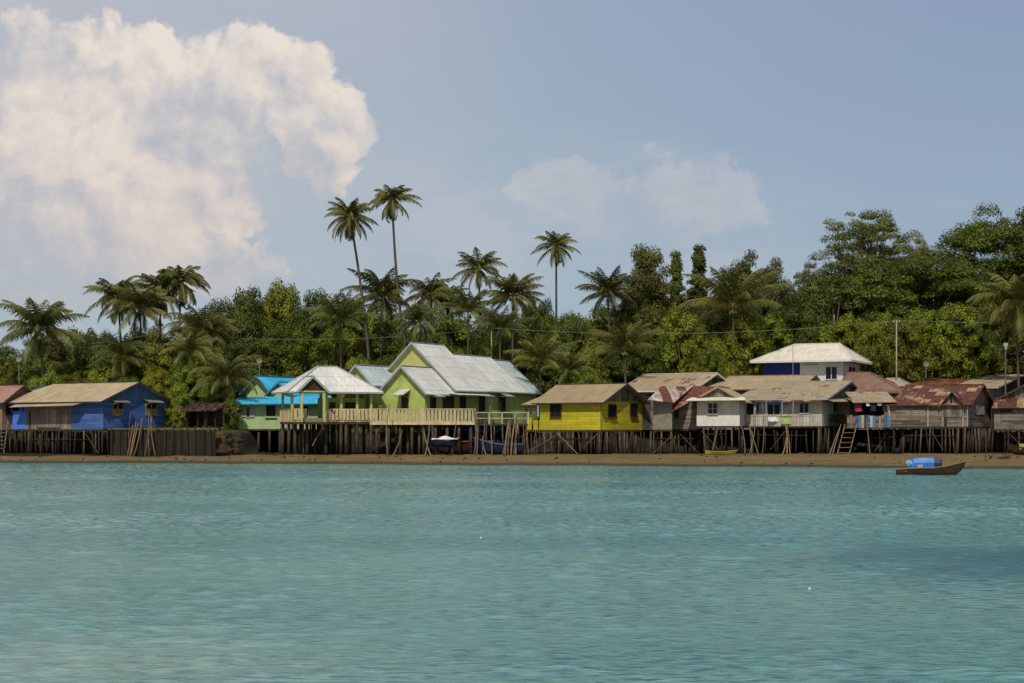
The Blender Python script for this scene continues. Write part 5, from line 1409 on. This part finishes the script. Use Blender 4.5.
for Y, stepx, fr in rows:
    px = -130 + rr.uniform(0, 20)
    while px < 1160:
        yt = skyl(px); base = 385; top = base + (yt - base)*fr + rr.uniform(-6, 8)
        if Y > 200 and top > 300 and px < 900: top += 12
        if Y < 181 and 735 < px < 915 or Y < 180 and (600 < px < 1040 or 225 < px < 345 or 440 < px < 570): px += stepx*0.5; continue
        kk = rr.choice(['round1', 'round2', 'round3', 'round1', 'bright1'] if fr > 0.7 else ['round1', 'round2', 'round3', 'bright1', 'bright2', 'bright2'])
        tone = {'round1': 'dark green', 'round2': 'olive green', 'round3': 'dense dark', 'bright1': 'yellow green', 'bright2': 'bright leafy'}[kk]
        sz = {208: 'back row', 196: 'tall', 184: 'middle height', 175: 'low', 169: 'lowest'}[Y]
        st_ = stand(px)
        tree(kk, px, top, stepx*rr.uniform(1.15, 1.5), Y + rr.uniform(-4, 4), f'{sz} {tone} tree in the wood {st_}', f'{sz} {tone} trees {st_}')
        px += stepx*rr.uniform(0.62, 0.95)
# bushes along the yards
px = -60
while px < 1100:
    Y = rr.uniform(171, 175)
    if not (225 < px < 560 or 600 < px):
        kk = rr.choice(['bush1', 'bush2'])
        tree(kk, px, rr.uniform(385, 402), rr.uniform(22, 34), Y, f"{'light' if kk == 'bush1' else 'dull'} green shrub {stand(px)}", f"{'light' if kk == 'bush1' else 'dull'} green shrubs {stand(px)}", name='shrub', cat='shrub')
    px += rr.uniform(18, 28)
for px, yt, w, Y in ((171, 398, 22, 157), (180, 404, 18, 155), (232, 396, 20, 156)):
    tree('bush1', px, yt, w, Y, 'light green shrub in the yard behind the seawall', 'shrubs in the seawall yard', name='shrub', cat='shrub')

# ---- palms
def frond(r, L, elev, az, droop, twist=0.0, nleaf=34, ll=0.9):
    """one pinnate frond from the origin: returns leaflet quads and rib points"""
    az_v = np.array([math.cos(az), math.sin(az), 0]); n = 14
    pts = []; p = np.zeros(3); e = elev
    for i in range(n+1):
        pts.append(p.copy()); dvec = az_v*math.cos(e) + np.array([0, 0, math.sin(e)])
        p = p + dvec*L/n; e -= droop/n*(0.5 + 1.3*i/n)
    pts = np.array(pts); V = []; 
    side = np.cross(az_v, [0, 0, 1.0])
    for i in range(nleaf):
        u = 0.14 + 0.86*i/(nleaf-1); f = u*n; k = min(int(f), n-1); q = pts[k] + (pts[k+1]-pts[k])*(f-k)
        tdir = (pts[k+1]-pts[k]); tdir /= np.linalg.norm(tdir)
        l_ = ll*math.sin(PI*(0.18+0.80*u))**0.8*r.uniform(0.8, 1.15)
        for sd in (-1, 1):
            dirn = side*sd*0.66 + tdir*0.66 + np.array([0, 0, -0.35 - 0.45*r.random()]); dirn /= np.linalg.norm(dirn)
            wv = tdir*0.033*(1+0.4*r.random())
            mid = q + dirn*l_*0.55; tip = q + dirn*l_ + np.array([0, 0, -0.22*l_])
            V += [q - wv, q + wv, mid + wv*0.9, mid - wv*0.9, mid - wv*0.9, mid + wv*0.9, tip + wv*0.2, tip - wv*0.2]
    return V, pts
def palm_proto(key, seed, nf, L, leaf, up=1.25, low=-0.5, droop=1.5, spear=True):
    r = np.random.default_rng(seed); V = []; ribs = MB()
    for i in range(nf):
        u = i/(nf-1); el = low + (up-low)*(1-u)**0.8 + r.normal(0, 0.08)
        az = i*2.39996 + r.normal(0, 0.2)
        v, pts = frond(r, L*r.uniform(0.8, 1.1)*(0.85+0.3*math.sin(PI*u)), el, az, droop*r.uniform(0.7, 1.25), nleaf=36, ll=L*0.235)
        V += v; ribs.tube([Vector(p) for p in pts[::2]], [0.055-0.006*j for j in range(len(pts[::2]))], 4)
    V = np.array(V); Q = np.arange(len(V)).reshape(-1, 4)
    c = np_mesh('crown', V, Q, M[leaf]); rb = ribs.build('midribs', M['palmrib'], c)
    # coconuts cluster
    PROTO[key] = (c, rb, L)
palm_proto('p1', 31, 36, 3.0, 'palmleaf', droop=1.3, low=-1.25, up=1.4)
palm_proto('p2', 32, 30, 3.6, 'palmleaf', droop=1.15, up=1.4)
palm_proto('p3', 33, 28, 4.2, 'palmleafy', droop=1.4, low=-0.4, up=1.4)
palm_proto('p4', 34, 28, 3.4, 'palmleaf', droop=1.35, low=-0.9, up=1.35)
palm_proto('p5', 35, 24, 4.2, 'palmleafy', droop=1.1, low=0.0, up=1.5)
palm_proto('p6', 36, 32, 3.0, 'palmleaf', droop=1.5, low=-1.1, up=1.3)
palm_proto('p7', 37, 28, 3.2, 'palmleafy', droop=1.2, low=-1.3, up=1.45)
palm_first = set()
def palm(key, cx, cy, rpx, bx, Y, label, bow=0.0, thick=0.16, group=None):
    cpt = at(cx, cy, Y); xb = X_of(bx, Y); g = float(ground_z(xb, Y))
    o = empty('coconut_palm', (xb, Y, g)); tag(o, label, 'palm tree', group)
    c, rb, L = PROTO[key]
    if key in palm_first:
        c2 = c.copy(); r2 = rb.copy(); col.objects.link(c2); col.objects.link(r2); r2.parent = c2; c, rb = c2, r2
    palm_first.add(key)
    c.parent = o; top = Vector((cpt.x-xb, 0, cpt.z-g)); c.location = top
    k = (rpx*Y/F)/(L*0.83); c.scale = (k, k, k); c.rotation_euler = (random.uniform(-.12, .12), random.uniform(-.12, .12), random.uniform(0, 6.28))
    mb = MB(); n = 9; pts = []
    for i in range(n+1):
        t = i/n; pts.append(Vector((top.x*t**1.3 + bow*math.sin(PI*t), 0.15*math.sin(3*t), top.z*t - (0.4 if i == 0 else 0))))
    mb.tube(pts, [thick*(1.5-0.3*min(i, 1)-0.07*i) for i in range(n+1)], 8, 0.05); mb.build('trunk', M['palmbark'], o, True)
    r = random.Random(int(cx*7+cy)); mb = MB()
    for i in range(7):
        a = r.uniform(0, 6.28); p = top + Vector((0.32*math.cos(a), 0.32*math.sin(a), -0.35-r.uniform(0, .3)))
        n_ = 6; vs = [(p.x + .14*math.sin(PI*j/4)*math.cos(2*PI*q/n_), p.y + .14*math.sin(PI*j/4)*math.sin(2*PI*q/n_), p.z + .17*math.cos(PI*j/4)) for j in range(5) for q in range(n_)]
        mb.add(vs, [(j*n_+q, (j+1)*n_+q, (j+1)*n_+(q+1) % n_, j*n_+(q+1) % n_) for j in range(4) for q in range(n_)])
    mb.build('coconuts', M['olive'], o)
    return o
palm('p1', 350, 217, 24.5, 372, 178, 'tall slender palm leaning left, left one of the high pair', bow=0.25, thick=0.19)
palm('p6', 392, 200, 23, 420, 180, 'tallest slender palm, right one of the high pair', bow=-0.9, thick=0.19)
palm('p7', 556, 246, 21, 555, 192, 'lone tall palm above the wood near the picture centre', bow=0.1, thick=0.17)
palm('p4', 479, 268, 24, 481, 188, 'tall dark palm behind the lime house between the pair and the lone palm', thick=0.17)
PL = [
 ('p2', 40, 330, 40, 44, 172, 'leftmost palm with full crown above the blue house'),
 ('p4', 118, 298, 29, 124, 180, 'left palm of the dark cluster behind the blue house'),
 ('p2', 140, 308, 33, 142, 178, 'broad low palm in the middle of the dark cluster'),
 ('p7', 160, 291, 28, 160, 181, 'upper palm of the dark cluster, second from its right'),
 ('p6', 181, 282, 28, 176, 182, 'rightmost and highest palm of the dark cluster'),
 ('p3', 203, 332, 33, 205, 174, 'yellowish palm right of the dark cluster'),
 ('p3', 226, 380, 36, 224, 158, 'low yellow green palm over the fishing shack'),
 ('p3', 124, 358, 28, 126, 170, 'small palm rising behind the blue house roof'),
 ('p2', 382, 296, 33, 380, 182, 'full palm between the trunks of the high pair'),
 ('p5', 340, 322, 33, 342, 178, 'shaggy palm just left of the leaning trunks'),
 ('p4', 431, 295, 27, 432, 184, 'palm right of the tallest palm trunk'),
 ('p4', 447, 300, 22, 450, 186, 'small palm crowded against the palm right of the pair'),
 ('p5', 468, 312, 28, 468, 182, 'drooping palm below the tall dark palm'),
 ('p2', 513, 296, 30, 512, 180, 'full palm left of the lone tall palm'),
 ('p3', 420, 322, 26, 421, 176, 'yellowish palm above the tall lime house roof'),
 ('p2', 608, 292, 28, 612, 184, 'palm at the left of the tall irregular tree'),
 ('p5', 625, 350, 32, 626, 170, 'low palm behind the yellow house roof, right side'),
 ('p5', 540, 362, 30, 541, 169, 'low palm behind the yellow house roof, left side'),
 ('p5', 568, 372, 24, 568, 168, 'small young palm peeping over the yellow house ridge'),
 ('p5', 733, 308, 47, 735, 176, 'very large spreading palm right of the pointed trees'),
 ('p3', 1016, 305, 44, 1020, 172, 'large palm with yellow ribs at the right edge'),
 ('p5', 500, 330, 26, 500, 174, 'shaggy palm behind the rear end of the lime house'),
 ('p2', -40, 330, 32, -38, 178, 'palm outside the left picture edge'),
 ('p3', 190, 352, 26, 191, 168, 'low palm fronds behind the seawall yard'),
]
for k_, cx, cy, r_, bx_, Y, l in PL: palm(k_, cx, cy, r_, bx_, Y, l)

# bare twiggy shrub behind the blue house
mb = MB(); rr2 = random.Random(4)
def twig(p, d, L, r_, dep):
    e = p + d*L; mb.tube([p, (p+e)/2 + Vector((rr2.uniform(-.1, .1), 0, rr2.uniform(-.05, .1)))*L, e], [r_, r_*.8, r_*.6], 4)
    if dep > 0:
        for _ in range(3):
            nd = (d + Vector((rr2.uniform(-.6, .6), rr2.uniform(-.6, .6), rr2.uniform(-.2, .45)))).normalized(); twig(p.lerp(e, rr2.uniform(.5, 1)), nd, L*rr2.uniform(.55, .85), r_*.6, dep-1)
for i in range(9): twig(Vector((rr2.uniform(-1.5, 1.5), 0, 0)), Vector((rr2.uniform(-.8, .8), rr2.uniform(-.3, .3), 1)).normalized(), 1.5, .06, 3)
g = float(ground_z(X_of(88, 166), 166)); o = mb.build('bare_shrub', M['twig']); o.location = (X_of(86, 166), 166, g+0.3); o.scale = (1.3, 1.3, 1.45)
tag(o, 'leafless reddish brown twiggy shrub behind the blue house roof', 'shrub')

# undergrowth, one uncountable mass
r = np.random.default_rng(99)
n = 42000; x = r.uniform(-75, 75, n); y = r.uniform(169.5, 188, n) ; z = ground_z(x, y) + r.uniform(0, 1.6, n)*(0.5+0.5*np.sin(x*0.9)*np.sin(y*0.8+x*0.1))
N = r.normal(size=(n, 3)); N[:, 2] = np.abs(N[:, 2]) + .5; N /= np.linalg.norm(N, axis=1)[:, None]
V, Q = leaf_quads(np.stack([x, y, z], 1), N, 0.22, r)
tag(np_mesh('undergrowth', V, Q, M['grass']), 'low green undergrowth covering the ground between houses and wood', 'undergrowth', kind='stuff')
n = 2500; x = r.uniform(-37, -27, n); y = r.uniform(149.4, 160, n); z = ground_z(x, y) + r.uniform(0, .35, n)
N = r.normal(size=(n, 3)); N[:, 2] = np.abs(N[:, 2]) + .5; N /= np.linalg.norm(N, axis=1)[:, None]
V, Q = leaf_quads(np.stack([x, y, z], 1), N, 0.12, r)
tag(np_mesh('grass', V, Q, M['grass']), 'sparse grass in the yard behind the seawall', 'grass', kind='stuff')

# ------------------------------------------------------------------ sky, sun, camera
SUN_EL, SUN_AZ = math.radians(50), math.radians(190)     # azimuth clockwise from +Y (behind left of the camera)
sd = Vector((math.sin(SUN_AZ)*math.cos(SUN_EL), math.cos(SUN_AZ)*math.cos(SUN_EL), math.sin(SUN_EL)))
L = bpy.data.lights.new('sun', 'SUN'); L.energy = 3.4; L.angle = math.radians(0.6); L.color = (1.0, 0.93, 0.80)
lo = bpy.data.objects.new('sun', L); col.objects.link(lo); lo.rotation_euler = sd.to_track_quat('Z', 'Y').to_euler(); lo.location = (-40, -60, 90)

world = bpy.data.worlds.new('World'); sc.world = world; world.use_nodes = True; world.cycles.sampling_method = 'NONE'
wt_ = world.node_tree; wt_.nodes.clear(); t = NT(wt_)
out = t.new('ShaderNodeOutputWorld'); bg = t.new('ShaderNodeBackground'); t.l.new(bg.outputs[0], out.inputs[0])
skyn = t.new('ShaderNodeTexSky'); skyn.sky_type = 'NISHITA'; skyn.sun_disc = False
skyn.sun_elevation = SUN_EL; skyn.sun_rotation = SUN_AZ; skyn.air_density = 1.0; skyn.dust_density = 2.0; skyn.ozone_density = 2.0
SKYK = 0.075
d = t.new('ShaderNodeTexCoord').outputs['Generated']
dx, dy, dz = t.sep(d)
dyc = t.math('MAXIMUM', dy, 0.08)
U = t.math('MULTIPLY', t.math('DIVIDE', dx, dyc), 16.0)      # tangent-plane units: 1 = 100 picture pixels
Wv = t.math('MULTIPLY', t.math('DIVIDE', dz, dyc), 16.0)
P0 = t.comb(U, Wv, 0)
# cloud density group
grp = bpy.data.node_groups.new('cloud_density', 'ShaderNodeTree')
grp.interface.new_socket('Vec', in_out='INPUT', socket_type='NodeSocketVector')
grp.interface.new_socket('D', in_out='OUTPUT', socket_type='NodeSocketFloat')
grp.interface.new_socket('H', in_out='OUTPUT', socket_type='NodeSocketFloat')
g = NT(grp); g.dim = '2D'; t.dim = '2D'; gi = g.new('NodeGroupInput'); go = g.new('NodeGroupOutput')
v = gi.outputs[0]
wn = g.vmath('SUBTRACT', g.noisec(v, 0.9, 2, 0.5), (0.5, 0.5, 0.5))
v1 = g.vmath('ADD', v, g.vmath('MULTIPLY', wn, (0.55, 0.45, 0.0)))
v1 = g.vmath('ADD', v1, g.vmath('MULTIPLY', g.vmath('SUBTRACT', g.noisec(v, 3.0, 4, 0.6), (0.5, 0.5, 0.5)), (0.30, 0.30, 0.0)))
def B_(px, py, rx, ry, w): return ((px-512)/100, (428-py)/100, rx/100, ry/100, w)
blobs = [B_(25, 50, 42, 42, 1.0), B_(85, 95, 85, 75, 1.0), B_(165, 110, 85, 75, 1.0), B_(255, 62, 36, 40, 1.0), B_(215, 110, 65, 60, 1.0), B_(305, 90, 36, 38, 1.1), B_(342, 122, 28, 30, 1.0), B_(290, 140, 45, 55, .9),
         B_(50, 190, 105, 100, 1.0), B_(150, 210, 100, 85, 1.0), B_(225, 160, 70, 70, 1.0), B_(20, 250, 60, 55, 1.0), B_(240, 208, 45, 24, .8), B_(212, 264, 66, 34, 1.05), B_(160, 278, 50, 27, .85), B_(95, 270, 80, 45, .9), B_(330, 165, 28, 35, .6),
         B_(575, 192, 60, 26, .85), B_(700, 200, 72, 46, .55), B_(645, 222, 110, 30, .45)]
cur = None; hh = None
for (bx_, by, rx, ry, w) in blobs:
    q = g.vmath('DIVIDE', g.vmath('SUBTRACT', v1, (bx_, by, 0)), (rx, ry, 1.0))
    l2 = g.vmath('LENGTH', q)
    e = g.math('MULTIPLY', g.math('SUBTRACT', 1.2, l2), w)
    # dome profile of every lobe, for its lit and shaded sides
    dm = g.math('MULTIPLY', g.math('SQRT', g.math('MAXIMUM', g.math('SUBTRACT', 1.45, g.math('MULTIPLY', l2, l2)), 0.0)), min(rx, ry))
    cur = e if cur is None else g.math('SMOOTH_MAX', cur, e, 0.15)
    hh = dm if hh is None else g.math('SMOOTH_MAX', hh, dm, 0.10)
def vor(scale, w):
    vo = g.new('ShaderNodeTexVoronoi', feature='SMOOTH_F1', voronoi_dimensions='2D'); vo.inputs['Scale'].default_value = scale; vo.inputs['Smoothness'].default_value = 0.35
    g.put(vo.inputs['Vector'], w); return vo.outputs['Distance']
b1 = vor(2.2, v1); b2 = vor(5.0, v1); b3 = vor(11.0, v1)
f1 = g.noise(v1, 1.6, 7, 0.6)
puff = g.math('ADD', g.math('MULTIPLY', b1, 0.50), g.math('ADD', g.math('MULTIPLY', b2, 0.26), g.math('MULTIPLY', b3, 0.12)))
D = g.math('ADD', cur, g.math('MULTIPLY', g.math('SUBTRACT', f1, 0.5), 0.55))
D = g.math('SUBTRACT', D, g.math('MULTIPLY', g.math('SUBTRACT', puff, 0.34), 0.75))
for (nx_, ny_, rx, ry, w) in [B_(268, 155, 26, 48, .8), B_(15, 205, 40, 26, .5), B_(75, 55, 26, 22, .5), B_(205, 235, 60, 12, .45), B_(285, 200, 30, 30, .6)]:
    ln = g.vmath('LENGTH', g.vmath('DIVIDE', g.vmath('SUBTRACT', v1, (nx_, ny_, 0)), (rx, ry, 1.0)))
    D = g.math('SUBTRACT', D, g.math('MULTIPLY', g.math('MAXIMUM', g.math('SUBTRACT', 1.0, ln), 0.0), w))
g.put(go.inputs[0], D)
Hh = g.math('SUBTRACT', g.math('MULTIPLY', hh, 0.85), g.math('MULTIPLY', puff, 0.52))
g.put(go.inputs[1], g.math('ADD', Hh, g.math('MULTIPLY', f1, 0.30)))
def dens(vec):
    n = t.new('ShaderNodeGroup'); n.node_tree = grp; t.put(n.inputs[0], vec); return n.outputs
D0, H0 = dens(P0); D1, H1 = dens(t.vmath('ADD', P0, (0.12, 0.15, 0)))
relief = t.math('MULTIPLY', t.math('SUBTRACT', H0, H1), 1.85)
lowf = t.noise(t.vmath('ADD', P0, (3.1, 1.7, 0)), 0.75, 4, 0.5)
shade = t.math('ADD', t.math('ADD', 0.50, t.math('MULTIPLY', t.math('SUBTRACT', lowf, 0.5), 1.7)), relief, clamp=True)
# haze: faint veil spreading from the upper left
veil_n = t.noise(t.vmath('MULTIPLY', P0, (0.5, 0.8, 0)), 0.8, 5, 0.55)
veil = t.math('MULTIPLY', t.ramp(U, 0.8, -5.2, 0, 1), t.math('MULTIPLY', t.ramp(Wv, 0.6, 2.2), t.ramp(veil_n, 0.3, 0.7, 0.5, 1.0)))
skyc = t.vmath('MULTIPLY', skyn.outputs[0], (SKYK, SKYK, SKYK))
# greyish tint of the haze low over the horizon
low = t.ramp(Wv, 0.0, 5.0, 1, 0)
base = t.mix(0.82, skyc, t.mix(t.ramp(U, -4, 5.2, 0, 1), t.mix(low, c4((0.43, 0.48, 0.57)), c4((0.40, 0.505, 0.575))), t.mix(low, c4((0.285, 0.365, 0.52)), c4((0.355, 0.46, 0.56)))))
base = t.mix(t.math('MULTIPLY', veil, 0.65), base, c4((0.62, 0.59, 0.60)))
# broad thin haze bank over the middle
hz = t.noise(t.vmath('MULTIPLY', P0, (0.7, 1.5, 0)), 0.9, 6, 0.6)
hq = t.vmath('LENGTH', t.vmath('DIVIDE', t.vmath('SUBTRACT', P0, ((560-512)/100, (428-235)/100, 0)), (3.2, 1.15, 1)))
base = t.mix(t.math('MULTIPLY', t.ramp(hq, 1.15, 0.3, 0, 1), t.ramp(hz, 0.36, 0.66, 0.12, 0.6)), base, c4((0.50, 0.525, 0.575)))
# cloud body
warm = t.mix(t.ramp(Wv, 1.2, 3.8, 0, 1), c4((0.72, 0.635, 0.575)), c4((0.83, 0.74, 0.66)))
cool = t.mix(t.ramp(Wv, 1.2, 3.8, 0, 1), c4((0.44, 0.45, 0.50)), c4((0.47, 0.485, 0.535)))
cc = t.mix(shade, cool, warm)
alpha = t.ramp(D0, 0.0, 0.26, 0, 1)
# softer the lower it stands, hazier to the right
fade = t.ramp(U, -1.7, -0.9, 1.0, 0.26)
al = t.math('MULTIPLY', alpha, t.math('MULTIPLY', fade, 0.95))
al = t.math('MULTIPLY', al, t.ramp(Wv, 0.7, 2.0, 0.35, 1.0))
al = t.math('MULTIPLY', al, t.ramp(t.math('ADD', lowf, t.math('MULTIPLY', shade, 0.35)), 0.40, 0.72, 0.55, 1.0))
col_sky = t.mix(al, base, cc)
# thin streak at the right
q = t.vmath('DIVIDE', t.vmath('SUBTRACT', P0, ((955-512)/100, (428-204)/100, 0)), (0.6, 0.09, 1))
st = t.ramp(t.math('ADD', t.vmath('LENGTH', q), t.noise(P0, 3, 4)), 1.6, 0.4, 0, 0.4)
col_sky = t.mix(st, col_sky, c4((0.42, 0.42, 0.50)))
# only the front of the sky carries this weather; elsewhere plain sky with haze
front = t.ramp(dy, 0.1, 0.35, 0, 1)
rest = t.mix(0.4, skyc, c4((0.36, 0.41, 0.50)))
final = t.mix(front, rest, col_sky)
t.put(bg.inputs[0], final); bg.inputs[1].default_value = 1.0

cam = bpy.data.cameras.new('camera'); co_ = bpy.data.objects.new('camera', cam); col.objects.link(co_)
cam.sensor_width = 36; cam.lens = F/1024*36; cam.shift_y = (HY - 341.5)/1024
co_.location = (0, 0, CH); co_.rotation_euler = (PI/2, 0, 0)
cam.clip_start = 0.1; cam.clip_end = 8000
sc.camera = co_
sc.view_settings.view_transform = 'Standard'; sc.view_settings.look = 'None'; sc.view_settings.exposure = 0; sc.view_settings.gamma = 1
sc.render.engine = 'CYCLES'
sc.cycles.max_bounces = 6; sc.cycles.transparent_max_bounces = 4
sc.render.resolution_x = 1024; sc.render.resolution_y = 683
